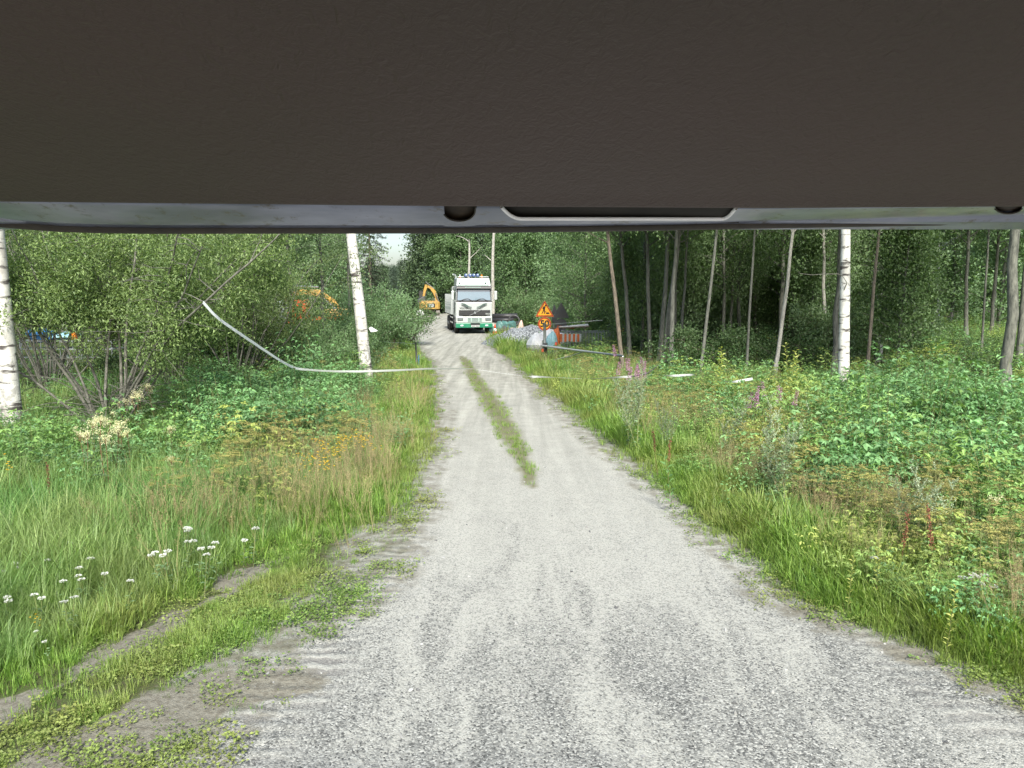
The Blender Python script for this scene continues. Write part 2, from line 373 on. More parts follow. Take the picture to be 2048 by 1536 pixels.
# ------------------------------------------------------------------ ground
def make_ground():
    ys = np.concatenate([np.arange(-12, 2, .7), np.arange(2, 14, .075), np.geomspace(14, 60, 150), np.geomspace(61, 900, 50)])
    xs = np.concatenate([-np.geomspace(600, 9, 55), np.arange(-8.9, 8.95, .1), np.geomspace(9, 600, 55)])
    X, Y = np.meshgrid(xs, ys); Z = terrain(X, Y)
    ny, nx = X.shape
    v = np.stack([X.ravel(), Y.ravel(), Z.ravel()], 1)
    i, j = np.meshgrid(np.arange(ny - 1), np.arange(nx - 1), indexing='ij'); a = (i * nx + j).ravel()
    q = np.stack([a, a + 1, a + nx + 1, a + nx], 1)
    mb = MB(); mb.add(v, q)
    X = X.ravel(); Y = Y.ravel()
    s = np.maximum(XL(Y) - X, X - XR(Y)) + .5 * (fbm(X, Y, .9) - .5)
    far = np.where(Y > 45, 1.5, .25)
    road = smooth(far * .6, -far * .4, s)
    med = np.interp(Y, Mw[:, 1], Mw[:, 0]); mw = np.interp(Y, Mw[:, 1], Mw[:, 2], left=0, right=0)
    medg = smooth(mw, mw * .3, np.abs(X - med) + .15 * (fbm(X, Y, .4) - .5)) * (mw > 0) * (Y < 32)
    dirt = dirt_at(X, Y)
    tread = smooth(.42, .12, np.abs(X - np.interp(Y, [3, 5.5, 8.5], [-1.75, -1.45, -1.15])) + .3 * (fbm(X, Y, .5) - .5)) * smooth(8.8, 7.6, Y) * smooth(3.3, 4.3, Y)
    tread2 = smooth(.35, .15, np.abs(X - np.interp(Y, [3.5, 7], [3.1, 2.75]))) * smooth(7, 6, Y) * smooth(4, 4.6, Y)
    me = mb.mesh('ground', [ground_mat()], True)
    edge = smooth(-.45, -.1, s) * smooth(1.0, .35, s)
    for nme, arr in (('edge', edge), ('road', road), ('med', medg), ('dirt', dirt), ('tread', np.clip(tread + tread2 * .7, 0, 1))):
        at = me.attributes.new(nme, 'FLOAT', 'POINT'); at.data.foreach_set('value', arr.astype(np.float32))
    link('ground', me, kind='structure', label='pale dusty gravel track and yard with green verges and forest floor either side')
def dirt_at(X, Y):
    c = np.interp(Y, [3.5, 4.7, 5.8, 6.8, 7.6], [-3.7, -3.35, -3.05, -2.75, -2.4])
    d = smooth(.34, .12, np.abs(X - c) + 1.0 * (fbm(X, Y, .32) - .45)) * smooth(8.2, 7.0, Y)
    c2 = np.interp(Y, [3.2, 4.1, 4.9], [-3.3, -2.6, -2.0]); d2 = smooth(.75, .25, np.abs(X - c2) + 1.1 * (fbm(X + 7, Y, .35) - .5)) * smooth(5.6, 4.7, Y)
    sR = X - XR(Y); d3 = .8 * smooth(.45, .0, np.abs(sR + .05) + .7 * (fbm(X, Y, .3) - .4)) * smooth(7.5, 5.5, Y)
    return np.clip(np.maximum(np.maximum(d, d2), d3), 0, 1)
def ground_mat():
    m, t, b, o = nodes('ground'); L = t.links.new
    tc = N(t, 'ShaderNodeTexCoord'); P = tc.outputs['Object']
    def nz(s, det=5, ro=.6, vec=P, dist=0):
        n = N(t, 'ShaderNodeTexNoise'); n.inputs['Scale'].default_value = s; n.inputs['Detail'].default_value = det; n.inputs['Roughness'].default_value = ro; n.inputs['Distortion'].default_value = dist
        L(vec, n.inputs['Vector']); return n.outputs['Fac']
    def at(n): return N(t, 'ShaderNodeAttribute', attribute_name=n).outputs['Fac']
    def mix(f, a, bb):
        x = N(t, 'ShaderNodeMix', data_type='RGBA')
        for s_, q in (('Factor', f), ('A', a), ('B', bb)):
            if isinstance(q, tuple): x.inputs[s_].default_value = (*q, 1)
            elif isinstance(q, float): x.inputs[s_].default_value = q
            else: L(q, x.inputs[s_])
        return x.outputs['Result']
    def mth(op, a, bb=0.0, c=None):
        x = N(t, 'ShaderNodeMath', operation=op)
        for i, q in enumerate((a, bb) if c is None else (a, bb, c)):
            if isinstance(q, float): x.inputs[i].default_value = q
            else: L(q, x.inputs[i])
        return x.outputs[0]
    # streaks of white dust drawn out along the track
    mp = N(t, 'ShaderNodeMapping'); mp.inputs['Scale'].default_value = (1.0, .30, 1); L(P, mp.inputs[0])
    dust = nz(2.3, 7, .66, mp.outputs[0], .9)
    fine = nz(95, 3, .65); mid = nz(22, 4, .6)
    vo = N(t, 'ShaderNodeTexVoronoi'); vo.inputs['Scale'].default_value = 85; L(P, vo.inputs['Vector'])
    vo2 = N(t, 'ShaderNodeTexVoronoi'); vo2.inputs['Scale'].default_value = 130; L(P, vo2.inputs['Vector'])
    sep = N(t, 'ShaderNodeSeparateXYZ'); L(P, sep.inputs[0])
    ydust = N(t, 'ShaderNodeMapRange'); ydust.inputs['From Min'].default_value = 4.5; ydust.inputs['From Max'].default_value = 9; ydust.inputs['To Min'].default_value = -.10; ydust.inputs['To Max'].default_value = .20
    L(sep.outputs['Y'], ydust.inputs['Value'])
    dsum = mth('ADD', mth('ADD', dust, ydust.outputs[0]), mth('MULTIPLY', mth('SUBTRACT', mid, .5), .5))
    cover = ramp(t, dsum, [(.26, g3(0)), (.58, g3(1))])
    # individual chippings: some dark, some pale
    chips = mix(vo.outputs['Color'], (.07, .072, .075), (.30, .295, .285))
    sp = N(t, 'ShaderNodeSeparateColor'); L(vo.outputs['Color'], sp.inputs[0])
    chips = ramp(t, sp.outputs[0], [(.0, (.042, .043, .042)), (.35, (.115, .118, .112)), (.7, (.215, .217, .20)), (1, (.42, .42, .385))])
    dcol = mix(fine, (.24, .24, .215), (.45, .448, .40))
    keep = mth('SUBTRACT', cover, mth('MULTIPLY', mth('GREATER_THAN', sp.outputs[1], .62), .55))
    grav = mix(keep, chips, dcol)
    # tyre lugs pressed across the edge of the track
    wv = N(t, 'ShaderNodeTexWave'); wv.bands_direction = 'Y'; wv.inputs['Scale'].default_value = 2.1; wv.inputs['Distortion'].default_value = 5.5; wv.inputs['Detail'].default_value = 5; wv.inputs['Detail Scale'].default_value = 1.1; wv.inputs['Detail Roughness'].default_value = .65
    L(P, wv.inputs['Vector'])
    tr = mth('MULTIPLY', mth('MULTIPLY', at('tread'), ramp(t, nz(2.2, 4, .6), [(.42, g3(0)), (.58, g3(1))])), .8); grey = mix(fine, (.13, .125, .115), (.22, .21, .195))
    lug = mix(ramp(t, wv.outputs['Fac'], [(.42, g3(0)), (.72, g3(1))]), grey, dcol)
    grav = mix(tr, grav, lug)
    mpb = N(t, 'ShaderNodeMapping'); mpb.inputs['Scale'].default_value = (2.6, .12, 1); L(P, mpb.inputs[0])
    band = nz(1.6, 6, .62, mpb.outputs[0], .4)
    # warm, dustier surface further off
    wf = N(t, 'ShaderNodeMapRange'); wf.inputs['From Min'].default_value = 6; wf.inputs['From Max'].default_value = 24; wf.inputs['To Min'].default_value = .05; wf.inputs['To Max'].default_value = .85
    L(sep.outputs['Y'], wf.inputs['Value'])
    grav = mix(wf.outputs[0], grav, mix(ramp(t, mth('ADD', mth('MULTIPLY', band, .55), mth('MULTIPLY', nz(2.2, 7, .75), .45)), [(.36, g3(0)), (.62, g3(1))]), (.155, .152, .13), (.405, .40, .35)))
    soil = mix(nz(3, 6, .7), (.050, .045, .028), (.095, .095, .045))
    soil = mix(ramp(t, nz(12, 5, .7), [(.4, g3(0)), (.6, g3(1))]), soil, (.06, .085, .025))
    dirtc = mix(fine, (.11, .102, .08), (.26, .25, .205)); dirtc = mix(ramp(t, mid, [(.45, g3(0)), (.6, g3(1))]), dirtc, (.13, .12, .095))
    c = mix(at('med'), grav, mix(fine, (.10, .105, .055), (.20, .19, .12)))
    rd = ramp(t, mth('ADD', at('road'), mth('MULTIPLY', mth('SUBTRACT', nz(9, 6, .7), .5), 1.1)), [(.30, g3(0)), (.75, g3(1))]); edge = mth('MULTIPLY', ramp(t, mth('ADD', at('edge'), mth('MULTIPLY', mth('SUBTRACT', nz(17, 5, .7), .5), .9)), [(.3, g3(0)), (.8, g3(1))]), .75)
    c = mix(rd, soil, c); c = mix(edge, c, mix(ramp(t, nz(5, 4, .6), [(.4, g3(0)), (.6, g3(1))]), dirtc, grav)); c = mix(ramp(t, mth('ADD', at('dirt'), mth('MULTIPLY', mth('SUBTRACT', nz(14, 5, .7), .5), .8)), [(.35, g3(0)), (.6, g3(1))]), c, dirtc)
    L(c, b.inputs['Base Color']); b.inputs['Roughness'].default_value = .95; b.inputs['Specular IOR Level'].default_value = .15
    h = mth('ADD', mth('MULTIPLY', vo.outputs['Distance'], -.35), mth('MULTIPLY', mid, .5))
    h = mth('ADD', h, mth('MULTIPLY', mth('MULTIPLY', at('tread'), wv.outputs['Fac']), .8))
    bp = N(t, 'ShaderNodeBump'); bp.inputs['Strength'].default_value = .7; bp.inputs['Distance'].default_value = .02
    L(h, bp.inputs['Height']); L(bp.outputs[0], b.inputs['Normal'])
    return m
make_ground()

# ------------------------------------------------------------------ scatter (one object = tufts + points)
def scatter(name, label, mats, variants, pts, rot, scl, tint, cat='plants'):
    """variants: list of MB. pts (N,3). One mesh holds the tuft shapes and the loose points; geometry nodes set a tuft on every point."""
    mb = MB(); fid = []; k = 0
    for vi, q in enumerate(variants):
        for v, va in zip(q.v, q.va): mb.v.append(v); mb.va.append(va)
        for f, mi in zip(q.f, q.mi): mb.f.append(f + mb.n); mb.mi.append(mi); fid.append(np.full(len(f), vi))
        mb.n += q.n
    n0 = mb.n
    mb.v.append(np.asarray(pts)); mb.va.append(np.zeros(len(pts))); mb.n += len(pts)
    me = mb.mesh(name, mats); n = mb.n
    def A(nm, typ, dom, arr, key='value'):
        a = me.attributes.new(nm, typ, dom); a.data.foreach_set(key, np.asarray(arr).ravel())
    A('pt', 'FLOAT', 'POINT', np.r_[np.zeros(n0), np.ones(len(pts))].astype(np.float32))
    A('fid', 'INT', 'FACE', np.concatenate(fid).astype(np.int32))
    A('vid', 'INT', 'POINT', np.r_[np.zeros(n0), R.integers(0, len(variants), len(pts))].astype(np.int32))
    A('rot', 'FLOAT_VECTOR', 'POINT', np.concatenate([np.zeros((n0, 3)), rot]).astype(np.float32), 'vector')
    A('scl', 'FLOAT', 'POINT', np.r_[np.ones(n0), scl].astype(np.float32))
    A('tint', 'FLOAT', 'POINT', np.r_[np.zeros(n0), tint].astype(np.float32))
    o = link(name, me, label=label, kind='stuff')
    g = bpy.data.node_groups.new('set_tufts', 'GeometryNodeTree')
    g.interface.new_socket('Geometry', in_out='INPUT', socket_type='NodeSocketGeometry'); g.interface.new_socket('Geometry', in_out='OUTPUT', socket_type='NodeSocketGeometry')
    gi = g.nodes.new('NodeGroupInput'); go = g.nodes.new('NodeGroupOutput')
    def na(nm, typ):
        x = g.nodes.new('GeometryNodeInputNamedAttribute'); x.data_type = typ; x.inputs['Name'].default_value = nm; return x.outputs['Attribute']
    se = g.nodes.new('GeometryNodeSeparateGeometry'); se.domain = 'POINT'
    sp = g.nodes.new('GeometryNodeSplitToInstances'); sp.domain = 'FACE'
    ip = g.nodes.new('GeometryNodeInstanceOnPoints')
    l = g.links.new
    l(gi.outputs[0], se.inputs['Geometry']); l(na('pt', 'FLOAT'), se.inputs['Selection'])
    l(se.outputs['Inverted'], sp.inputs['Geometry']); l(na('fid', 'INT'), sp.inputs['Group ID'])
    l(se.outputs['Selection'], ip.inputs['Points']); l(sp.outputs['Instances'], ip.inputs['Instance'])
    ip.inputs['Pick Instance'].default_value = True
    l(na('vid', 'INT'), ip.inputs['Instance Index']); l(na('rot', 'FLOAT_VECTOR'), ip.inputs['Rotation']); l(na('scl', 'FLOAT'), ip.inputs['Scale'])
    l(ip.outputs[0], go.inputs[0])
    md = o.modifiers.new('tufts', 'NODES'); md.node_group = g
    return o
def sample(n, y0, y1, margin=1.0):
    """points spread evenly as seen from the track: closer together near by"""
    y = np.exp(R.uniform(np.log(y0), np.log(y1), n)); x = R.uniform(-1, 1, n) * (.76 * y + margin); return x, y
def zone(x, y):
    """signed distances: outside left edge, outside right edge, both noisy"""
    n = .5 * (fbm(x, y, .9) - .5)
    return XL(y) - x + n, x - XR(y) + n
def med_at(x, y):
    med = np.interp(y, Mw[:, 1], Mw[:, 0]); mw = np.interp(y, Mw[:, 1], Mw[:, 2], left=0, right=0)
    return smooth(mw * 1.05, mw * .5, np.abs(x - med) + .2 * (fbm(x, y, .35) - .5)) * (mw > 0.02) * (y < 31)
def tall_left(y): return np.interp(y, [3, 5.2, 6.6, 8.5, 10, 13, 20, 30], [-4.4, -3.75, -3.05, -2.45, -1.9, -1.75, -2.6, -4.1])
def place(x, y, keep, tilt=.12, smin=.75, smax=1.25):
    k = R.random(len(x)) < keep; x = x[k]; y = y[k]; n = len(x)
    rot = np.stack([R.normal(0, tilt, n), R.normal(0, tilt, n), R.uniform(0, 6.283, n)], 1)
    return x, y, np.stack([x, y, terrain(x, y) - .005], 1), rot, R.uniform(smin, smax, n)
def not_trod(x, y): return 1 - dirt_at(x, y) * .86

def tuft(nb, rad, h, w, lean, seg=3, mi=0):
    mb = MB()
    for _ in range(nb):
        a = R.uniform(0, 6.283); r = rad * sqrt(R.random()); hh = h * R.uniform(.55, 1.1)
        mb.blade((r * cos(a), r * sin(a), 0), a + R.normal(0, .7), hh, hh * lean * R.uniform(.2, 1.3), w * R.uniform(.7, 1.2), R.random(), mi, seg)
    return mb
# short grass
x, y = sample(95000, 3.2, 48)
dl, dr = zone(x, y); s = np.maximum(dl, dr)
k = smooth(-.12, .30, s) * smooth(5.5, 2.0, np.where(dl > dr, dl * .8, s)) * (.25 + .95 * fbm(x + 3, y, .8) + .25 * (s > .3))
k = np.where((dl > 0) & (y < 8.5), smooth(-.1, .8, dl) * (.15 + .9 * smooth(.35, .6, fbm(x + 3, y, .7))) * (x > tall_left(y) - 1.2), k)
k = np.maximum(k, med_at(x, y) * smooth(9.0, 15, y + R.normal(0, 1.3, len(y))) * (.35 + .65 * smooth(.3, .55, fbm(x * 3, y + 8, 1.2)))) * not_trod(x, y)
x, y, P, rt, sc = place(x, y, np.clip(k, 0, 1))
tn = np.clip(smooth(.35, .75, fbm(x, y, 1.3)) * .8 + R.normal(0, .15, len(x)), 0, 1)
s_ = np.maximum(XL(y) - x, x - XR(y)); sc = sc * np.where(x > XR(y), .75 + 1.5 * smooth(.0, 1.0, s_), .55 + .6 * smooth(.0, 1.0, s_)) * (1 + .02 * y); sc = np.where((s_ > .1) & (x < 0) & (y > 8.5), sc * 1.5, sc); sc = np.where(s_ < -.2, R.uniform(.45, 1.1, len(sc)), sc); sc = sc * (1 - .5 * dirt_at(x, y)); tn = np.where(s_ < -.2, .15 + .4 * tn, tn); sc = np.where(s_ > .25, sc * (.6 + 1.2 * fbm(x + 30, y + 30, .7)), sc); sc = np.where((x < XL(y)) & (y < 8.8) & (x > tall_left(y) + .1), sc * .6, sc)
scatter('short_grass', 'short yellowish green grass on the track verges and its middle strip', [M['grass_a']], [tuft(15, .06, .11, .006, .7, 2) for _ in range(5)], P, rt, sc, tn)
# low leafy ground cover
def rosette(n, h, L):
    mb = MB(); a = R.uniform(0, 6.283, n); r = R.uniform(.0, .09, n); z = R.uniform(.2, 1, n) * h
    b = np.stack([r * np.cos(a), r * np.sin(a), z], 1); d = np.stack([np.cos(a) * .9, np.sin(a) * .9, R.uniform(.0, .6, n)], 1)
    mb.leaves(b, d, L * R.uniform(.6, 1.2, n), L * .7, full=True, fold=.2); return mb
x, y = sample(34000, 3.2, 26)
dl, dr = zone(x, y); s = np.maximum(dl, dr)
k = smooth(-.35, .1, s) * smooth(3.2, .8, s) * smooth(.35, .65, fbm(x + 50, y, .6)) * (not_trod(x, y) * .9 + .1)
x, y, P, rt, sc = place(x, y, k)
scatter('ground_cover', 'low clover and small round weeds at the edges of the track', [M['clover']], [rosette(20, .045, .022) for _ in range(5)], P, rt, sc * (1 + .02 * y), np.clip(fbm(x, y, .9) * 1.6 - .5, 0, 1))
# tall grass
x, y = sample(32000, 3.4, 45, 2)
dl, dr = zone(x, y); tl = tall_left(y) - x + .5 * (fbm(x, y, 1.1) - .5)
kl = smooth(-.1, .35, tl) * np.where(y < 11, .95, .35) * smooth(9.0, 5.0, dl - y * .2)
kr = smooth(.45, 1.2, dr) * (.12 + .85 * smooth(.42, .62, fbm(x + 20, y, 1.1))) * smooth(14, 6, dr)
x, y, P, rt, sc = place(x, y, np.where(dl > 0, kl, np.where(dr > 0, kr, 0)) * not_trod(x, y), .1, .7, 1.15)
tl = tall_left(y) - x; ht = np.where(x < 0, .55 + .55 * smooth(0, 1.6, tl), .6 + .35 * smooth(.6, 2.5, x - XR(y)))
scatter('tall_grass', 'tall arching bright green grass standing behind the verges', [M['grass_b']], [tuft(18, .11, .62, .011, .65, 4) for _ in range(6)], P, rt, sc * ht, np.clip(smooth(.35, .7, fbm(x + 9, y, 1.6)) * .8 - .1 + R.normal(0, .1, len(x)), 0, 1))
# seeding grass
def panicle():
    mb = MB()
    for _ in range(9):
        a = R.uniform(0, 6.283); r = .09 * sqrt(R.random()); h = R.uniform(.45, .8); ln = R.uniform(.05, .22); b = np.array([r * cos(a), r * sin(a), 0]); d = np.array([cos(a), sin(a), 0])
        p = [b + d * ln * t * t + np.array([0, 0, h * t]) for t in (0, .4, .75, 1)]
        mb.tube(p, [.0016, .0014, .001, .0006], 3, 0, False, R.random())
        m = 26; t = R.uniform(.68, 1.0, m); q = b + d * ln * (t * t)[:, None] + np.stack([t * 0, t * 0, h * t], 1)
        dd = np.stack([R.normal(0, 1, m), R.normal(0, 1, m), R.uniform(.2, 1.5, m)], 1); dd /= np.linalg.norm(dd, axis=1)[:, None]
        mb.leaves(q + dd * ((1.04 - t) * .13)[:, None] * R.random((m, 1)), dd, .017, .0045, fold=0)
    return mb
x, y = sample(17000, 4, 34, 1)
dl, dr = zone(x, y)
kl = smooth(.15, .8, dl) * smooth(3.6, 1.4, dl - .05 * y) * smooth(6.5, 8.5, y) * (.08 + .5 * smooth(.42, .66, fbm(x + 80, y, 1.3)))
kr = smooth(.7, 1.4, dr) * smooth(7, 2, dr - .05 * y) * (.15 + .75 * smooth(.42, .62, fbm(x + 33, y, 1.3)))
x, y, P, rt, sc = place(x, y, np.where(dl > 0, kl, np.where(dr > 0, kr, 0)) * not_trod(x, y), .1)
scatter('seeding_grass', 'thin tan and reddish seeding grass along both verges', [M['straw']], [panicle() for _ in range(5)], P, rt, sc * .85, np.clip(fbm(x, y, 1.2) * 1.8 - .5, 0, 1))
# leafy undergrowth
def herb(h, nl, L, W, spread=.28, leaflets=3):
    mb = MB()
    for _ in range(3):
        a0 = R.uniform(0, 6.283); hh = h * R.uniform(.7, 1.1); ln = R.uniform(.02, .16)
        st = lambda t: np.array([cos(a0) * (.04 + ln * t * t), sin(a0) * (.04 + ln * t * t), hh * t])
        mb.tube([st(t) for t in (0, .5, 1)], [.004, .003, .0015], 3, 1, False, .4)
        for i in range(nl):
            t = .18 + .82 * (i + .5) / nl; a = i * 2.4 + R.normal(0, .3); rr = spread * (1.1 - .6 * t) * R.uniform(.6, 1.1)
            b = st(t); d = np.array([cos(a), sin(a), R.uniform(.05, .6)]); e = b + d * rr
            m = leaflets; th = np.linspace(-.9, .9, m) if m > 1 else np.array([0.])
            dd = np.stack([np.cos(a + th), np.sin(a + th), R.uniform(-.35, .25, m)], 1)
            bb = np.repeat(e[None], m, 0) - d * .25 * rr * np.abs(th)[:, None]
            mb.leaves(bb, dd, L * R.uniform(.75, 1.15, m), W * R.uniform(.8, 1.1, m), np.clip(R.uniform(0, .6) + .5 * t + R.normal(0, .1, m), 0, 1), 0, full=True)
    return mb
x, y = sample(36000, 5, 75, 3)
dl, dr = zone(x, y)
kl = smooth(.35, 1.5, dl) * np.where(y > 12, 1, .6) * smooth(9, 12.5, y - .35 * (x + 6))
kr = smooth(.3, 1.6, dr) * (.4 + .9 * smooth(.35, .6, fbm(x + 20, y + 44, 1.7)))
kk = np.where(dl > 0, kl, np.where(dr > 0, kr, 0)) * (.5 + .5 * smooth(.3, .5, fbm(x, y, 2.5)))
q_ = x / y
shade = ((q_ < -.42) & (y > 12.3)) | ((q_ < -.25) & (y > 22)) | ((q_ > .13) & (q_ < .50) & (y > 22.5))
kk = np.where(shade, kk * .12, kk)
x, y, P, rt, sc = place(x, y, kk, .16, .65, 1.15); sc = sc * np.where(R.random(len(sc)) > .94, 1.45, 1)
sc = sc * np.where(x > 0, .6, .55) * (1 + .6 * smooth(.3, .7, fbm(x + 5, y + 5, 1.1)))
s_ = np.maximum(XL(y) - x, x - XR(y)); sc = sc * (.55 + .45 * smooth(.8, 3, s_)) * (1 + .006 * y)
mound = ((q2 := x / y) < -.2) * (q2 > -.43) * smooth(11.5, 13, y) * smooth(24, 20, y) * smooth(.3, .7, -q2 * y - 2.2) + smooth(.28, .5, q2 + .25 * (fbm(x, y, 1.5) - .5)) * smooth(8.6, 10.5, y) * smooth(18, 14, y) * .9
sc = sc * (1 + .38 * np.clip(mound, 0, 1))
blue = .7 * mound + .8 * smooth(.48, .62, fbm(x + 60, y, 2.2)) + (x < 0) * .3
sel = R.random(len(x)) < np.clip(blue, .1, .95)
tn = np.clip(smooth(.5, .8, fbm(x + 14, y + 3, 1.8)), 0, 1)
scatter('undergrowth', 'knee high mixed leafy undergrowth beside the track and under the trees', [M['herb'], M['stalk']], [herb(.8, 11, .075, .038) for _ in range(4)] + [herb(.65, 12, .06, .022, .22, 5) for _ in range(3)], P[~sel], rt[~sel], sc[~sel], tn[~sel])
scatter('raspberry_undergrowth', 'waist high blue green raspberry and nettle leaves behind the verges', [M['herb_blue'], M['stalk']], [herb(.85, 13, .072, .042) for _ in range(4)] + [herb(.9, 20, .075, .024, .16, 1) for _ in range(3)], P[sel], rt[sel], sc[sel], tn[sel] * .6 * (1 - .7 * np.clip(mound[sel], 0, 1)))
# flat topped weeds going to seed
def umbelplant():
    mb = MB()
    for _ in range(2):
        a0 = R.uniform(0, 6.283); ln = R.uniform(.02, .15); hh = R.uniform(.5, .85)
        top = np.array([cos(a0) * ln, sin(a0) * ln, hh]); mb.tube([(0, 0, 0), top * [.4, .4, .5], top], [.004, .003, .002], 3, 1, False, .6)
        for j in range(9):
            a = R.uniform(0, 6.283); r = .09 * sqrt(R.random()); e = top + [r * cos(a), r * sin(a), R.uniform(.02, .06)]
            mb.tube([top - [0, 0, .06], e], [.0012, .0008], 3, 1, False, .5)
            m = 12; th = R.uniform(0, 6.283, m); q = e + np.stack([np.cos(th), np.sin(th), th * 0], 1) * .022 * R.random((m, 1))
            mb.leaves(q, np.stack([np.cos(th), np.sin(th), R.uniform(.1, 1, m)], 1), .014, .012, mi=2)
        for i in range(6):
            a = R.uniform(0, 6.283); t = R.uniform(.2, .8); b = top * t; m = 5; th = np.linspace(-1, 1, m)
            mb.leaves(b + np.array([cos(a), sin(a), .2]) * .12 - np.abs(th)[:, None] * np.array([cos(a), sin(a), 0]) * .05, np.stack([np.cos(a + th), np.sin(a + th), th * 0], 1), .06, .02, full=True)
    return mb
x, y = sample(9000, 4.5, 32, 1)
dl, dr = zone(x, y)
kr = smooth(.9, 1.8, dr) * smooth(6, 3, dr) * smooth(.48, .62, fbm(x + 70, y, 1.5)); kl = smooth(.8, 1.6, dl) * smooth(5, 3, dl) * smooth(.52, .66, fbm(x + 70, y, 1.5)) * smooth(8, 10, y)
x, y, P, rt, sc = place(x, y, np.where(dr > 0, kr, np.where(dl > 0, kl, 0)), .1, .7, 1.1)
scatter('seeding_weeds', 'yellowish flat topped weeds going to seed among the verge grass', [M['herb'], M['stalk'], M['umbel']], [umbelplant() for _ in range(5)], P, rt, sc, np.clip(.3 + fbm(x, y, 1), 0, 1) * .8)
# loose stones and dead leaves on the track
x, y = sample(42000, 3.2, 14, 0); dl, dr = zone(x, y); s = np.maximum(dl, dr)
x, y, P, rt, sc = place(x, y, smooth(.6, -.1, s) * (.25 + .75 * smooth(.4, .7, fbm(x, y, .5))) * .6, 1.5, .4, 1.0)
sc = sc * (1 + 1.9 * (R.random(len(sc)) > .975)) * .85
stone = []
for q in range(5):
    mb = MB(); mb.blob((0, 0, 0), (.011, .009, .006), 6, q, .35); stone.append(mb)
M['stone'] = leafmat('stone', (.06, .062, .068), (.24, .24, .23), (.38, .38, .36), 0, .9, True, .4)
scatter('loose_stones', 'small loose grey chippings lying on the gravel track', [M['stone']], stone, P, rt, sc, R.random(len(sc)) ** 2)

# ------------------------------------------------------------------ trees
def wander(p0, d, L, n, jit, grav=0.0, rg=R):
    p = [np.array(p0, float)]; d = np.array(d, float); d /= np.linalg.norm(d)
    for i in range(n):
        d = d + rg.normal(0, jit, 3) + np.array([0, 0, grav]); d /= np.linalg.norm(d); p.append(p[-1] + d * L / n)
    return np.array(p), d
def cluster(P, n, spread, L, Wd, mb, down=.2, mi=0, full=False, droop=.25, vz=None):
    P = np.repeat(np.asarray(P), n, 0); q = P + R.normal(0, 1, P.shape) * spread
    d = R.normal(0, 1, q.shape) + np.array([0, 0, -down]); m = len(q)
    # whole sprays share a tone so that the crown shows light and dark clumps
    tone = np.repeat(R.random(len(P) // n), n)
    mb.leaves(q, d, L * R.uniform(.7, 1.2, m), Wd * R.uniform(.8, 1.1, m), np.clip(.5 * tone + .5 * R.random(m), 0, 1), mi, full=full, droop=droop)
def tree_meshes(nm, H, r0, cb, cr, nl, per, L, Wd, barkm, leafm, up=(.3, 1.1), shape=1.0, trunk_n=8, low=0.0, tw=5, spread=.17):
    """trunk with limbs, and crown: limbs run from height cb to the top; foliage sits on the outer limbs and twigs"""
    tr = MB(); cw = MB()
    z = np.linspace(0, 1, 12); wob = R.normal(0, .025 * H / 8, (12, 2)).cumsum(0); wob[0] = 0
    pts = np.stack([wob[:, 0], wob[:, 1], z * H], 1); rad = r0 * (1 - z) ** .75 + .012; rad[0] *= 1.25
    tr.tube(pts, rad, trunk_n)
    cen = []
    for i in range(nl):
        t = cb / H + (1 - cb / H) * ((i + R.random()) / nl) ** .9; t = min(t, .98)
        b = np.array([np.interp(t, z, pts[:, k]) for k in range(3)]); a = i * 2.4 + R.normal(0, .5)
        u = (t - cb / H) / (1 - cb / H); prof = (sin(pi * min(1, (u * .75 + .25))) ** .7) * shape + (1 - u) * (1 - shape)
        Lb = cr * max(.25, prof) * R.uniform(.75, 1.15)
        d = (cos(a), sin(a), R.uniform(*up)); p, dd = wander(b, d, Lb, 4, .13, -.03)
        rb = max(.008, np.interp(t, z, rad) * .38); tr.tube(p, np.linspace(rb, .005, 5), 4, 0, False)
        cen += [p[2] * .5 + p[3] * .5, p[3], p[4]]
        for j in range(tw):
            s0 = p[1] + (p[4] - p[1]) * R.random(); q, _ = wander(s0, dd + R.normal(0, .9, 3), Lb * R.uniform(.25, .5), 3, .2)
            tr.tube(q, [.006, .005, .004, .002], 3, 0, False); cen += [q[1], q[2], q[3]]
    cen.append(pts[-1]); cen = np.array(cen)
    cluster(cen, per, spread, L, Wd, cw)
    return tr.mesh(nm + '_trunk', [barkm], True), cw.mesh(nm + '_crown', [leafm])
def bush_meshes(nm, h, r, nst, per, L, Wd, leafm, z0=.15, barkm=None):
    st = MB(); lf = MB(); cen = []
    for i in range(nst):
        a = i * 2.4 + R.normal(0, .3); o = R.uniform(.15, .95); d = (cos(a) * o, sin(a) * o, R.uniform(.7, 1.4)); Ls = h * R.uniform(.65, 1.1)
        p, dd = wander((cos(a) * .12, sin(a) * .12, 0), d, Ls, 5, .12, .02); st.tube(p, np.linspace(.022, .005, 6) * (h / 2.5) ** .5, 4, 0, False)
        for j in range(9):
            t = R.uniform(z0, 1); s0 = np.array([np.interp(t, np.linspace(0, 1, 6), p[:, k]) for k in range(3)])
            q, _ = wander(s0, np.array([R.normal(), R.normal(), R.uniform(-.2, .8)]), r * R.uniform(.3, .65), 3, .2)
            st.tube(q, [.005, .004, .003, .002], 3, 0, False); cen += [q[1], q[2], q[3]]
    cluster(np.array(cen), per, .13, L, Wd, lf)
    return st.mesh(nm + '_stems', [barkm or M['bark_brown']], True), lf.mesh(nm + '_leaves', [leafm])
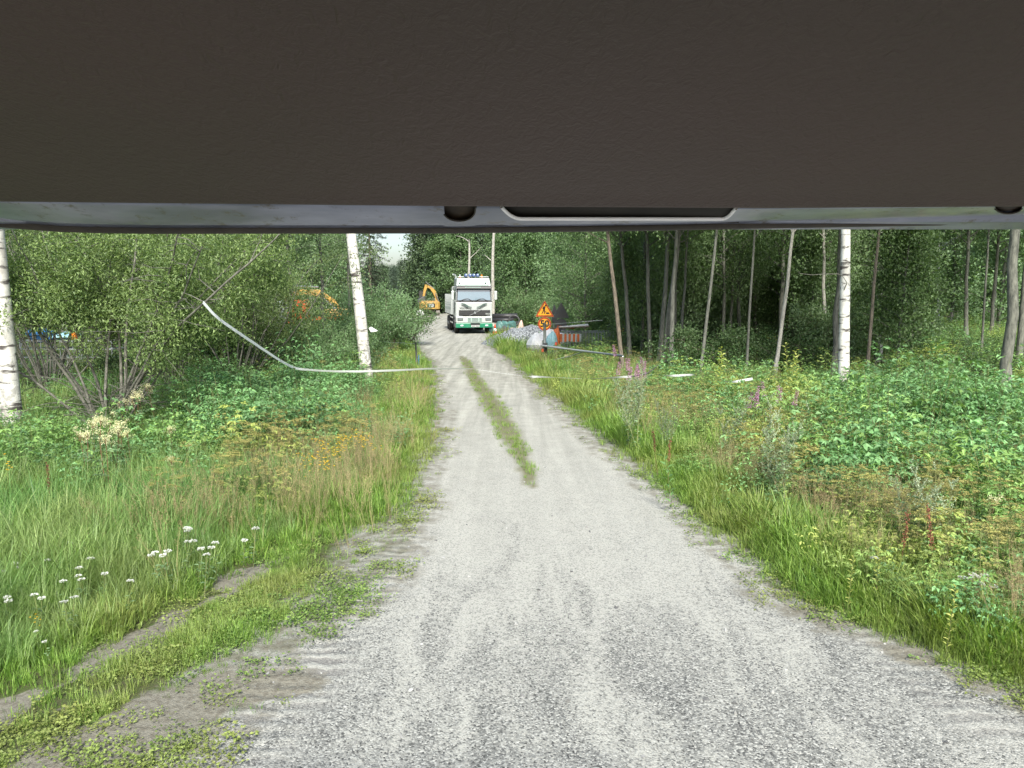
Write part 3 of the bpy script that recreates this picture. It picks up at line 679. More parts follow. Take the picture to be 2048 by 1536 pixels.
def spruce_meshes(nm, H, r, leafm):
    tr = MB(); cw = MB(); tr.tube([(0, 0, 0), (0, 0, H * .5), (0, 0, H)], [.16, .09, .01], 7)
    cen = []; nl = int(H * 15)
    B = []; D = []
    for i in range(nl):
        t = .04 + .96 * (i + R.random()) / nl; a = i * 2.4; Lb = r * (1 - t) ** .8 * R.uniform(.75, 1.1) + .12
        p, dd = wander((0, 0, t * H), (cos(a), sin(a), .25), Lb, 4, .05, -.16); tr.tube(p, [.02, .014, .01, .006, .003], 3, 0, False)
        m = int(16 + Lb * 34); u = R.random(m) ** .7 * 4; k0 = np.minimum(u.astype(int), 3); q = p[k0] + (p[k0 + 1] - p[k0]) * (u - k0)[:, None]
        B.append(q + R.normal(0, .03, q.shape)); D.append(dd * .8 + R.normal(0, .6, q.shape) + [0, 0, -.35])
    B = np.concatenate(B); cw.leaves(B, np.concatenate(D), .16 * R.uniform(.6, 1.2, len(B)), .045, droop=.15)
    return tr.mesh(nm + '_trunk', [M['bark_brown']], True), cw.mesh(nm + '_crown', [leafm])
ALD = [tree_meshes('alder', 10.5, .075, cb, 2.0, 46, 9, .115, .09, M['bark_grey'], M['lf_alder'], spread=.24) for cb in (2.2, 3.0, 3.6)]
ALDM = [tree_meshes('alder', 11, .085, 4.3, 2.1, 40, 10, .115, .09, M['bark_grey'], M['lf_alder'], spread=.2) for _ in (0, 1)]
BSY = [tree_meshes('leafy', 9.0, .10, .5, 2.3, 72, 11, .11, .075, M['bark_grey'], M['lf_bush'], tw=5, spread=.2, shape=.6) for _ in range(3)]
BSF = [tree_meshes('leafy', 9.5, .11, .4, 2.5, 64, 9, .19, .13, M['bark_grey'], M['lf_bush'], tw=5, spread=.26, shape=.6) for _ in range(3)]
BIR = [tree_meshes('birch', 13.5, .17, 5.4, 2.6, 60, 12, .06, .045, M['birch'], M['lf_birch'], up=(.2, .9), trunk_n=14)]
BUS = [bush_meshes('bush', 2.6, 1.5, 14, 18, .095, .06, M['lf_bush']) for _ in range(2)] + [bush_meshes('bush', 2.0, 1.3, 11, 12, .12, .085, M['lf_alder'])]
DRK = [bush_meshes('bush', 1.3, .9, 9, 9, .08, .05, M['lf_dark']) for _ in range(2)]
SAP = [tree_meshes('sapling', 5.5, .035, .7, 1.3, 44, 8, .12, .09, M['bark_grey'], M['lf_alder'], tw=4, spread=.2, shape=.5) for _ in range(3)]
SPR = [spruce_meshes('spruce', 12, 2.3, M['needle']), spruce_meshes('pine', 12, 2.6, M['pine'])]

TREES = []
def tree(kind, meshes, label, cat, X, Y, s=1.0, sz=None, rot=None, lean=0, group=None, parts=('trunk', 'crown'), tmat=None, z=None):
    z = tz(X, Y) - .03 if z is None else z
    r = (R.normal(0, .015), lean, R.uniform(0, 6.283)) if rot is None else rot
    # lean in the world x direction: rotate about z first, then tilt
    from mathutils import Euler, Matrix
    m = Matrix.Rotation(lean, 3, 'Y') @ Matrix.Rotation(r[2], 3, 'Z')
    t = thing(kind, label, cat, (X, Y, z), rot=m.to_euler(), group=group, scale=(s, s, sz or s))
    a = link(parts[0], meshes[0], t); b = link(parts[1], meshes[1], t, kind='stuff')
    if tmat: a.material_slots[0].link = 'OBJECT'; a.material_slots[0].material = tmat
    TREES.append((X, Y)); return t
def px_tree(meshes, xb, yb, xt, yt, kind, label, s=1.0, group=None, tmat=None, Y=None, sz=None):
    """stand a tree at the photo's foot point, leaning as its trunk does there"""
    if Y is None: X, Y = on_ground(xb, yb)
    else: X = at_y(xb, yb, Y)[0]
    zb = HC - (yb - 585) / 1500 * Y; p0 = at_y(xb, yb, Y); p1 = at_y(xt, yt, Y)
    lean = atan2(p1[0] - p0[0], p1[2] - p0[2])
    return tree(kind, meshes, label, 'tree', X, Y, s, sz, None, lean, group, tmat=tmat)

# three white birches close to the track: own trunks
def big_birch(label, xb, yb, xt, yt, wpx, mat, Y=None, branches=(), H=14, fungus=None, bulge=0):
    if Y is None: X, Y = on_ground(xb, yb)
    else: X = at_y(xb, yb, Y)[0]
    p0 = at_y(xb, yb, Y); p1 = at_y(xt, yt, Y); lean = (p1[0] - p0[0]) / (p1[2] - p0[2])
    r0 = wpx / 2 / 1500 * Y; t = thing('birch_tree', label, 'tree', (X, Y, tz(X, Y) - .05))
    mb = MB(); z = np.linspace(0, H, 40); w = np.sin(z * .9 + xb) * .012 * (z > 0)
    rad = r0 * (1 - (z / H) ** 1.3 * .85) * (1 + .35 * np.exp(-z / .35)) * (1 + R.normal(0, .012, 40)) + bulge * np.exp(-((z - 1.2) / .15) ** 2)
    mb.tube(np.stack([lean * z + w, w * .5, z], 1), rad, 20); mb.build('trunk', mat, t, True)
    lb = MB(); cw = MB(); cen = []
    for i in range(46):
        zz = 5.2 + (H - 5.2) * (i + R.random()) / 46; a = i * 2.4; Lb = 2.4 * (1 - (zz - 5) / (H - 3)) + .5
        p, dd = wander((lean * zz, 0, zz), (cos(a), sin(a), .7), Lb, 5, .1, -.08); lb.tube(p, np.linspace(.03, .004, 6), 5, 0, False); cen += list(p[2:])
        for j in range(4):
            q, _ = wander(p[2 + j % 3], (R.normal(), R.normal(), -.3), Lb * .4, 3, .15, -.15); lb.tube(q, [.004, .003, .002, .001], 3, 0, False); cen += list(q[1:])
    lb.build('branches', M['twig'], t, True); cluster(np.array(cen), 11, .16, .06, .045, cw); cw.build('crown', M['lf_birch'], t, kind='stuff')
    for bp in branches:
        q = MB(); pts = [np.array(at_y(a, b, Y + dy)) - np.array(t.location) for a, b, dy in bp]; q.tube(pts, np.linspace(.014, .004, len(pts)), 5); q.build('branch', M['twig'], t, True)
    if fungus:
        f = np.array(at_y(*fungus, Y - .12)) - np.array(t.location); q = MB()
        q.prism([(0, -.07), (.17, -.05), (.20, -.03), (0, .09), (-.06, .05)], f + [-.05, .05, 0], (1, 0, 0), (0, 0, 1), (0, .12, 0)); q.build('bracket_fungus', M['white_bag'], t, bevel=.01, label='pale bracket fungus on the trunk')
    return t
big_birch('thick rough barked white birch at the left edge, before the willow shrub', 26, 885, 0, 560, 37, M['birch_rough'], H=13)
big_birch('white birch speckled black, with a bracket fungus, left of the track', 735, 765, 704, 470, 24, M['birch'], fungus=(744, 660))
big_birch('clean bright white birch standing at the right wood edge', 1688, 790, 1691, 455, 21, M['birch_clean'], branches=[[(1684, 552, 0), (1676, 548, -.1), (1650, 548, -.3), (1625, 550, -.6), (1600, 547, -.9), (1592, 540, -1)], [(1688, 580, -.1), (1694, 566, -.2), (1688, 556, -.3), (1680, 548, -.35)]])

# right wood, trunks that can be told apart (foot x,y ; top x,y)
WOOD = [(1248, 712, 1224, 470, .95, 'slim reddish alder leaning left behind the pink fireweed'),
        (1262, 640, 1246, 465, 1.25, 'grey alder behind the slim reddish leaning one, right of the gate arm'),
        (1304, 640, 1298, 465, 1.3, 'straight grey alder left of the close pair of grey trunks'),
        (1318, 668, 1328, 470, 1.2, 'left one of the close group of grey alder trunks'),
        (1328, 695, 1349, 470, 1.1, 'thick grey alder trunk in the middle of the close group, leaning right'),
        (1343, 702, 1358, 470, 1.0, 'right one of the close group of grey alder trunks'),
        (1361, 660, 1370, 480, 1.0, 'thin trunk just right of the close group of alders'),
        (1399, 742, 1424, 500, .75, 'slender leaning alder sapling in the dark of the wood'),
        (1493, 730, 1502, 560, .7, 'thin crooked grey stem in the dark of the wood'),
        (1548, 745, 1575, 500, .85, 'pale slim leaning stem right of the dark wood, yellow leaves at its foot'),
        (1668, 720, 1676, 470, 1.35, 'dark trunk close behind the clean white birch'),
        (1733, 765, 1756, 530, .7, 'thin brown leaning stem right of the clean white birch'),
        (1652, 690, 1651, 560, 1.0, 'pale trunk far inside the wood left of the clean white birch')]
WY = [24.5, 29, 28, 27, 26, 25.5, 29, 23.5, 24, 23.2, 24.5, 22.3, 30]
WS = [.8, .85, .85, .95, 1.1, .9, .6, .6, .45, .65, 1.1, .55, .8]
for i, (xb, yb, xt, yt, s, lab) in enumerate(WOOD):
    px_tree(ALDM[i % 2], xb, yb, xt, yt, 'alder_tree', lab, WS[i] * 1.0, tmat=M['bark_pale'] if i in (9, 12) else (M['bark_brown'] if i in (0, 11) else M['bark_light']), sz=1.0, Y=WY[i])
px_tree(BIR[0], 1757, 722, 1757, 560, 'birch_tree', 'birch with white foot and dark upper trunk right of the bright birch', .75, sz=1.0)
px_tree(BIR[0], 1880, 618, 1884, 500, 'birch_tree', 'far white birch standing alone in the green clearing', .9, Y=58)
px_tree(ALDM[0], 2010, 818, 2042, 455, 'rowan_tree', 'lichen grey trunk leaning right at the right edge of the photo', 1.35, sz=1.1)
px_tree(ALDM[1], 2036, 760, 2062, 500, 'rowan_tree', 'darker trunk behind the lichen grey one at the right edge', 1.1, sz=1.1)
CLEAR = [(1817, 655, 1822, 500, 'thin dark stem at the left of the green clearing'), (1850, 680, 1862, 490, 'thin leaning stem left of the far white birch'), (1912, 650, 1922, 540, 'stubby stem pair right of the far white birch'),
         (1962, 720, 1972, 540, 'tall thin stem in the middle of the green clearing'), (1990, 660, 1988, 520, 'dark stout trunk at the right of the clearing')]
for i, (xb, yb, xt, yt, lab) in enumerate(CLEAR):
    px_tree(ALDM[i % 2], xb, yb, xt, yt, 'alder_tree', lab, (.55, .6, .8, .5, 1.5)[i], sz=1.05)
# fillers in the wood, told apart by nothing
def clear_of(X, Y, d):
    return all((X - a) ** 2 + (Y - b) ** 2 > d * d for a, b in TREES)
def fill(n, px0, px1, y0, y1, meshset, kind, label, cat, group, s=(.8, 1.2), d=1.2, tries=4000, parts=('trunk', 'crown')):
    c = 0
    for _ in range(tries):
        if c >= n: break
        Y = sqrt(R.uniform(y0 * y0, y1 * y1)); X = (R.uniform(px0, px1) - 1024) / 1500 * Y
        if not clear_of(X, Y, d): continue
        tree(kind, meshset[int(R.integers(len(meshset)))], label, cat, X, Y, R.uniform(*s), lean=R.normal(0, .03), group=group, parts=parts); c += 1
fill(28, 1225, 1800, 30, 50, ALD, 'alder_tree', 'alder with grey trunk and small round leaves in the right wood', 'tree', 'alders in the right wood', d=1.5)
fill(26, 1200, 2100, 48, 80, BSF, 'leafy_tree', 'leafy tree deep inside the right wood', 'tree', 'trees deep in the right wood', (1, 1.4), 2.5)
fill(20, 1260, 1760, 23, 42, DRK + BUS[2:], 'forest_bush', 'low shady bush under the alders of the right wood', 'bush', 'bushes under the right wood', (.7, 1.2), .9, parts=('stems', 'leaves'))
fill(24, 1240, 1680, 31, 42, SAP, 'alder_sapling', 'leafy young alder between the trunks at the front of the right wood', 'tree', 'young alders at the front of the wood', (.8, 1.25), 1.2)
fill(6, 1690, 1860, 24, 40, SAP, 'alder_sapling', 'young alder behind the clean white birch', 'tree', 'young alders behind the white birch', (.8, 1.2), 1.0)
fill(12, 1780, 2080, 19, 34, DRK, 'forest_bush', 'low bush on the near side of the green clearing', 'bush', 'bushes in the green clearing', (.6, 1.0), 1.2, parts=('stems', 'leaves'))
fill(5, 1790, 2100, 26, 42, ALDM, 'alder_tree', 'alder overhanging the green clearing', 'tree', 'alders over the green clearing', (1.0, 1.3), 3)
# edge of the wood right of the truck
fill(9, 1000, 1215, 62, 84, BSF, 'leafy_tree', 'leafy tree behind the gravel heap', 'tree', 'leafy trees behind the gravel heap', (1, 1.3), 3.0)
fill(8, 1120, 1260, 36, 52, BSY + BUS, 'leafy_shrub', 'dense green shrub behind the road barriers', 'bush', 'shrubs behind the road barriers', (.75, 1.05), 2.0, parts=('stems', 'leaves'))
fill(7, 1000, 1180, 60, 68, BUS, 'leafy_shrub', 'light green shrub behind the black pipes', 'bush', 'shrubs behind the black pipes', (1, 1.4), 1.6, parts=('stems', 'leaves'))
# beyond the yard
fill(13, 872, 1010, 96, 120, BSF + SPR[1:], 'leafy_tree', 'tree beyond the yard behind the lorry and the digger', 'tree', 'trees beyond the yard', (1.1, 1.5), 3.5)
# left side
px_tree(SPR[0], 742, 640, 738, 460, 'spruce_tree', 'dark spruce behind the speckled birch', 1.05, Y=62)
fill(9, 530, 668, 52, 70, BSF, 'leafy_tree', 'leafy tree behind the hidden machines left of the yard', 'tree', 'leafy trees left of the yard', (.9, 1.2), 2.6)
fill(10, 520, 720, 23, 32, BUS, 'willow_bush', 'low dense willow bush between the white tape and the machines', 'bush', 'willow bushes left of the speckled birch', (.55, .8), 1.3, parts=('stems', 'leaves'))
fill(4, 400, 490, 24, 30, BUS, 'willow_bush', 'tall willow bush behind the hanging end of the white tape', 'bush', 'tall willow bushes behind the tape', (.9, 1.2), 1.3, parts=('stems', 'leaves'))
for px_, Y_, s_, l_ in ((585, 25, .72, 'young alder whose leaves hang above the red trailer'), (650, 27, .78, 'young alder whose leaves hang above the hidden yellow digger'), (700, 33, .85, 'alder close left of the speckled birch')):
    tree('alder_tree', ALDM[0], l_, 'tree', (px_ - 1024) / 1500 * Y_, Y_, s_)
fill(24, -150, 570, 36, 62, ALD + BSY[:1], 'leafy_tree', 'leafy tree in the left wood behind the willow shrub', 'tree', 'leafy trees of the left wood', (.8, 1.15), 2.2)
fill(5, -480, -200, 16, 26, ALD, 'leafy_tree', 'leafy tree behind the rough birch at the left edge', 'tree', 'leafy trees at the left edge', (.8, 1.1), 2.0)
fill(8, 200, 480, 20, 26, DRK, 'forest_bush', 'shady bush low behind the grey willow stems', 'bush', 'bushes behind the willow shrub', (.5, .8), 1.3, parts=('stems', 'leaves'))

# shrubs by the fence post left of the track
for xb, yb, s, lab in ((770, 705, 1.15, 'leafy young birch bush right of the speckled birch'), (812, 690, .95, 'reddish twigged bush leaning over the yard beside the wire post'), (735, 690, 1.2, 'bushy green growth right behind the speckled birch'), (690, 715, 1.05, 'bush left behind the speckled birch')):
    X, Y = on_ground(xb, yb); tree('leafy_bush', BUS[int(R.integers(2))], lab, 'bush', X, Y, s, parts=('stems', 'leaves'))

# far wood as one mass
mb_f = [MB(), MB(), MB()]
for q in mb_f:
    q.tube([(0, 0, 0), (0, 0, 6), (0, 0, 12)], [.16, .1, .02], 5, 1)
    c = []
    for i in range(420):
        t = R.random(); a = R.uniform(0, 6.283); r = 2.6 * (1 - t * .75) * R.random() ** .4; c.append((r * cos(a), r * sin(a), .6 + t * 11.6))
    cluster(np.array(c), 14, .42, .26, .17, q)
M['lf_far'] = leafmat('lf_far', (.065, .12, .055), (.16, .23, .11), (.11, .16, .12), .2, .6, True, .35)
fx = []; 
for _ in range(5200):
    Y = sqrt(R.uniform(84 ** 2, 165 ** 2)); p = R.uniform(-500, 2550)
    if 690 < p < 850 and Y < 120: continue
    if 800 < p < 1000 and Y < 100: continue
    X = (p - 1024) / 1500 * Y
    if all((X - a) ** 2 + (Y - b) ** 2 > 10 for a, b, _ in fx): fx.append((X, Y, p))
fx = np.array(fx); sc = R.uniform(.9, 1.45, len(fx)); gap = (fx[:, 2] > 700) & (fx[:, 2] < 850)
sc = np.where(gap, R.uniform(.5, .72, len(fx)), sc * np.where(fx[:, 2] > 850, 1.15, 1.0))
scatter('far_wood', 'mixed far wood closing the view behind yard and clearing', [M['lf_far'], M['bark_grey']], mb_f, np.stack([fx[:, 0], fx[:, 1], fx[:, 0] * 0], 1), np.stack([fx[:, 0] * 0, fx[:, 0] * 0, R.uniform(0, 6.28, len(fx))], 1), sc, R.random(len(fx)))

# bare poles behind the truck: dead trunks
def dead_trunk(label, x0, yb, xt, Y, wpx, ytop, br):
    X = at_y(x0, yb, Y)[0]; z0 = tz(X, Y); p1 = at_y(xt, ytop, Y); t = thing('dead_tree', label, 'tree', (X, Y, z0))
    mb = MB(); r = wpx / 2 / 1500 * Y; h = p1[2] - z0; n = 14; zz = np.linspace(0, 1, n)
    mb.tube(np.stack([(p1[0] - X) * zz + np.sin(zz * 9) * .03, zz * 0, zz * h], 1), r * (1.15 - .5 * zz), 10); mb.build('trunk', M['bark_pale'], t, True)
    for zz_, a, l in br:
        q = MB(); p, _ = wander(((p1[0] - X) * zz_ / h, 0, zz_), (cos(a), .2 * sin(a), .8), l, 4, .12); q.tube(p, np.linspace(r * .35, .01, 5), 5); q.build('branch', M['bark_pale'], t, True)
dead_trunk('pale bare trunk rising right behind the lorry roof', 939, 640, 938, 62, 6, 478, [(5.4, 0, 1.6), (6.8, pi, 1.2), (7.6, 0, .9)])
dead_trunk('taller pale bare trunk with broken branches right of the lorry', 985, 640, 987, 58, 7, 420, [(7.1, 0, 2.6), (8.4, .1, 1.8), (5.0, pi, .9)])

# ------------------------------------------------------------------ the many stemmed willow
def willow():
    X, Y = on_ground(218, 866); t = thing('willow_shrub', 'spreading willow with many grey stems and bare lower twigs, on the left', 'bush', (X, Y, tz(X, Y) - .03))
    cw = MB(); cen = []; st_all = MB(); tw = MB()
    for i in range(17):
        a = R.uniform(0, 6.283); o = R.uniform(.12, .95); d = (cos(a) * o, sin(a) * o * .45, R.uniform(.9, 1.3))
        p, dd = wander((cos(a) * .16, sin(a) * .16, 0), d, R.uniform(3.6, 5.2), 9, .085, .0); r = R.uniform(.018, .042)
        q = MB(); q.tube(p, np.linspace(r, .01, 10), 7, 0, False); q.build('stem', M['twig'], t, True)
        for j in range(15):
            u = R.uniform(.32, 1); s0 = np.array([np.interp(u, np.linspace(0, 1, 10), p[:, k]) for k in range(3)])
            z0 = s0[2]
            b, _ = wander(s0, np.array([dd[0] + R.normal(0, .9), dd[1] + R.normal(0, .9), R.uniform(-.1, .8)]), R.uniform(.6, 1.5), 5, .18, -.06)
            tw.tube(b, np.linspace(.009, .002, 6), 4, 0, False)
            for pp in b[2:]:
                if pp[2] > (1.35 if pp[0] > .5 else 1.9) + R.normal(0, .3): cen.append(pp)
            for k in range(2):
                c, _ = wander(b[2 + k], R.normal(0, 1, 3) + [0, 0, .1], R.uniform(.3, .7), 3, .2, -.08); tw.tube(c, [.004, .003, .002, .001], 3, 0, False)
                for pp in c[1:]:
                    if pp[2] > 1.95 + R.normal(0, .3): cen.append(pp)
    for i in range(46):     # dead twigs bowing out low down
        a = R.uniform(0, 6.283); b, _ = wander((cos(a) * .15, sin(a) * .15, R.uniform(.1, .9)), (cos(a), sin(a), R.uniform(.2, .9)), R.uniform(1.0, 2.3), 8, .16, -.07)
        tw.tube(b, np.linspace(.010, .002, 9), 4, 0, False)
        for k in range(2):
            c, _ = wander(b[3 + 2 * k], (R.normal(), R.normal(), R.normal() * .5), R.uniform(.3, .8), 4, .2, -.05); tw.tube(c, np.linspace(.004, .001, 5), 3, 0, False)
    tw.build('twigs', M['twig'], t, True, kind='stuff')
    cen = np.array(cen); cen = cen[(cen[:, 1] > -1.3) & (cen[:, 0] > -1.95) & ~((cen[:, 0] < -.3) & (cen[:, 2] < 2.15))]; cluster(cen, 36, .13, .075, .032, cw, droop=.15); cw.build('leaves', M['lf_willow'], t, kind='stuff')
    TREES.append((X, Y))
willow()
WIL = [bush_meshes('willow', 4.6, 2.3, 18, 30, .085, .04, M['lf_willow'], z0=.5, barkm=M['twig']) for _ in range(2)]
for px, Yb, s, lab in ((470, 21.5, 1.0, 'tall willow behind the tied end of the white tape'), (500, 23.5, .85, 'willow with yellow green leaves left of the red trailer'), (345, 21.5, 1.05, 'willow behind the spreading many stemmed one'), (90, 20.5, 1.05, 'willow between rough birch and spreading willow')):
    tree('willow_shrub', WIL[int(R.integers(2))], lab, 'bush', (px - 1024) / 1500 * Yb, Yb, s, parts=('stems', 'leaves'))
# long branch crossing behind the tape's end
#@@OBJECTS@@
# ------------------------------------------------------------------ open tailgate overhead
def tailgate():
    t = thing('tailgate', 'raised vehicle tailgate with dark grained lining and worn grey blue painted rim, overhead', 'tailgate', (0, .7, HC + .15))
    O = np.array([0, .7, HC + .15])
    def P(px, py, Y): return np.array(at_y(px, py, Y)) - O
    cols = np.unique(np.concatenate([np.linspace(-420, 2460, 145), np.linspace(884, 958, 40), np.linspace(1000, 1474, 110), np.linspace(1985, 2050, 30)]))
    bx = [-420, -250, -120, 0, 60, 120, 200, 300, 900, 1300, 2048, 2460]; by = [395, 415, 436, 450, 455, 459.5, 462, 463.5, 463.5, 458, 443, 436]
    tx = [-420, 0, 900, 1500, 2048, 2460]; ty = [388, 403, 413, 417, 413, 408]
    def notch(c):
        d = 0
        if 888 < c < 952: d = 29 * sqrt(max(0, 1 - ((c - 918) / 33) ** 2)) ** .7 if abs(c - 918) < 33 else 0
        if 1003 < c < 1472:
            e = min((c - 1003) / 42, (1472 - c) / 30, 1); d = 24 * (1 - (1 - e) ** 2.2) - (c - 1003) * .006
        if 1990 < c < 2045: d = 14 * sqrt(max(0, 1 - ((c - 2017) / 28) ** 2))
        return d
    def prof(v): return 1.035 + .045 * v + .03 * v * v
    rows = 9; v = []
    for c in cols:
        T = np.interp(c, tx, ty) - 2; B = np.interp(c, bx, by) - 8; n = notch(c); T2 = T + n + (2 if n > 0 else 0)
        for r in range(rows):
            f = r / (rows - 1); y = T2 + (B - T2) * f; vv = (y - T) / (B - T); v.append(P(c, y, prof(vv) + .004 * sin(pi * vv)))
    k = len(cols); f = [(i * rows + r, i * rows + r + 1, (i + 1) * rows + r + 1, (i + 1) * rows + r) for i in range(k - 1) for r in range(rows - 1)]
    mb = MB(); mb.add(v, f); rim = mb.build('painted_rim', M['rim_paint'], t, True)
    sm = rim.modifiers.new('thick', 'SOLIDIFY'); sm.thickness = .0015; sm.offset = -1
    # rolled dark lower lip, then the outer skin back over the top
    v = []; m = 12
    for c in cols:
        B = np.interp(c, bx, by); a = P(c, B - 8.5, prof(1.0) + .001); b = P(c, B, prof(1.0) + .012)
        ce = (a + b) / 2 + [0, .004, .001]; h = np.linalg.norm(a - b) / 2
        for q in range(m):
            th = 2 * pi * q / m; v.append(ce + np.array([0, cos(th) * .009, sin(th) * h * 1.05]))
    f = [(i * m + q, i * m + (q + 1) % m, (i + 1) * m + (q + 1) % m, (i + 1) * m + q) for i in range(k - 1) for q in range(m)]
    mb = MB(); mb.add(v, f); mb.build('rubber_lip', M['lip'], t, True)
    # recesses behind the openings
    for nm, c0, c1, dep, mt in (('latch_slot', 1000, 1475, 26, 'recess'), ('buffer_hole', 884, 956, 31, 'recess_brown'), ('buffer_hole', 1986, 2048, 17, 'recess_brown')):
        a = P(c0 - 3, np.interp(c0, tx, ty) - 6, 1.055); b = P(c1 + 3, np.interp(c1, tx, ty) - 6, 1.055); c = P(c1 + 3, np.interp(c1, tx, ty) + dep + 3, 1.105); d = P(c0 - 3, np.interp(c0, tx, ty) + dep + 3, 1.105)
        q = MB(); bk = np.array([0, .012, .004]); q.hexa([d + bk, c + bk, b + bk, a + bk], [d, c, b, a]); q.build(nm, M[mt], t)
    for c0, c1, n in ((1003, 1472, 90), (888.5, 951.5, 34), (1990.5, 2043.5, 20)):
        pts = []
        for c in np.linspace(c0, c1, n):
            T = np.interp(c, tx, ty); d = notch(c); vv = (d + 1) / 46; pts.append(P(c, T + d, prof(vv) - .001))
        q = MB(); q.tube(pts, .0026 if n > 50 else .0012, 7); q.build('slot_lip' if n > 50 else 'hole_lip', M['lip_sky_glint'] if n > 50 else M['lip'], t, True)
    # lining: padded board sloping back over the camera
    xs = np.linspace(-1.05, 1.05, 60); v = []; pr = []
    ang = np.linspace(-pi / 2, pi / 2, 7)
    for c in xs:
        px = 1024 + c / 1.0 * 1400
        e = P(px, np.interp(px, tx, ty), 1.03); e[0] = c
        line = [e + [0, .003, .014], e + [0, .0025, .006], e + [0, 0, .0015], e + [0, -.004, 0], e + [0, -.012, .0008]]
        for s_ in np.linspace(.03, .95, 24): line.append(e + [0, -s_, s_ * .20 + .035 * s_ * s_ + .001])
        line.append(e + [0, -.95, .30]); line.append(e + [0, -.02, .05]); v += line
    m = len(line); f = [(i * m + q, i * m + (q + 1) % m, (i + 1) * m + (q + 1) % m, (i + 1) * m + q) for i in range(59) for q in range(m)]
    f += [tuple(range(m)), tuple(reversed(range(59 * m, 60 * m)))]
    mb = MB(); mb.add(v, f); mb.build('lining', M['lining'], t, True)
    # outer skin
    mb = MB(); e0 = P(1024, 463, 1.125)
    mb.hexa([(-1.05, e0[1] - .02, e0[2] + .012), (1.05, e0[1] - .02, e0[2] + .012), (1.05, e0[1] + .012, e0[2] + .004), (-1.05, e0[1] + .012, e0[2] + .004)],
            [(-1.05, -.75, .62), (1.05, -.75, .62), (1.05, -.72, .66), (-1.05, -.72, .66)]); mb.build('outer_skin', M['rim_paint'], t)
def tg_mats():
    m, t, b, o = nodes('lining'); tc = N(t, 'ShaderNodeTexCoord')
    b.inputs['Base Color'].default_value = (.052, .044, .036, 1); b.inputs['Roughness'].default_value = .62; b.inputs['Specular IOR Level'].default_value = .3
    n0 = N(t, 'ShaderNodeTexNoise'); n0.inputs['Scale'].default_value = 1.1; n0.inputs['Detail'].default_value = 2; t.links.new(tc.outputs['Object'], n0.inputs['Vector'])
    t.links.new(ramp(t, n0.outputs['Fac'], [(.35, (.072, .048, .048)), (.65, (.057, .044, .039))]), b.inputs['Base Color'])
    mp = N(t, 'ShaderNodeMapping'); mp.inputs['Rotation'].default_value = (0, 0, .6); mp.inputs['Scale'].default_value = (1, .55, 1)
    n = N(t, 'ShaderNodeTexNoise'); n.inputs['Scale'].default_value = 85; n.inputs['Detail'].default_value = 3; n.inputs['Roughness'].default_value = .5; n.inputs['Distortion'].default_value = 1.6
    n2 = N(t, 'ShaderNodeTexNoise'); n2.inputs['Scale'].default_value = 420; n2.inputs['Detail'].default_value = 2
    t.links.new(tc.outputs['Object'], mp.inputs[0]); t.links.new(mp.outputs[0], n.inputs['Vector']); t.links.new(tc.outputs['Object'], n2.inputs['Vector'])
    ad = N(t, 'ShaderNodeMath', operation='MULTIPLY_ADD'); t.links.new(n2.outputs['Fac'], ad.inputs[0]); ad.inputs[1].default_value = .18; t.links.new(n.outputs['Fac'], ad.inputs[2])
    bp = N(t, 'ShaderNodeBump'); bp.inputs['Strength'].default_value = .8; bp.inputs['Distance'].default_value = .003
    t.links.new(ad.outputs[0], bp.inputs['Height']); t.links.new(bp.outputs[0], b.inputs['Normal']); M['lining'] = m
    m, t, b, o = nodes('rim_paint'); tc = N(t, 'ShaderNodeTexCoord'); P = tc.outputs['Object']
    def nz(s, d, r, sc=(1, 1, 1)):
        q = N(t, 'ShaderNodeMapping'); q.inputs['Scale'].default_value = sc; n = N(t, 'ShaderNodeTexNoise'); n.inputs['Scale'].default_value = s; n.inputs['Detail'].default_value = d; n.inputs['Roughness'].default_value = r
        t.links.new(P, q.inputs[0]); t.links.new(q.outputs[0], n.inputs['Vector']); return n.outputs['Fac']
    base = ramp(t, nz(5, 4, .6, (1, 3, 3)), [(.35, (.11, .13, .19)), (.65, (.26, .28, .40))])
    mx = N(t, 'ShaderNodeMix', data_type='RGBA'); t.links.new(ramp(t, nz(34, 7, .75), [(.56, g3(0)), (.68, g3(1))]), mx.inputs['Factor']); t.links.new(base, mx.inputs['A']); mx.inputs['B'].default_value = (.07, .06, .05, 1)
    mx2 = N(t, 'ShaderNodeMix', data_type='RGBA'); t.links.new(ramp(t, nz(60, 5, .7), [(.74, g3(0)), (.77, g3(1))]), mx2.inputs['Factor']); t.links.new(mx.outputs['Result'], mx2.inputs['A']); mx2.inputs['B'].default_value = (.7, .7, .75, 1)
    t.links.new(mx2.outputs['Result'], b.inputs['Base Color']); b.inputs['Roughness'].default_value = .3; b.inputs['Metallic'].default_value = .25; b.inputs['Coat Weight'].default_value = .5
    M['rim_paint'] = m
    M['lip'] = paint('lip', (.022, .018, .016), .6, dirt=.4, scale=30, dcol=(.07, .055, .045))
    M['recess'] = paint('recess', (.02, .018, .017), .8, dirt=.4, scale=20, dcol=(.05, .045, .04)); M['recess_brown'] = paint('recess_brown', (.018, .012, .008), .6, dirt=.6, scale=35, dcol=(.07, .045, .025))
    M['lip_sky_glint'] = paint('lip_sky_glint', (.85, .85, .92), .25, 0, dirt=.05, scale=40)  # near-white base colour stands in for sky reflected along the slot edge
tg_mats(); tailgate()

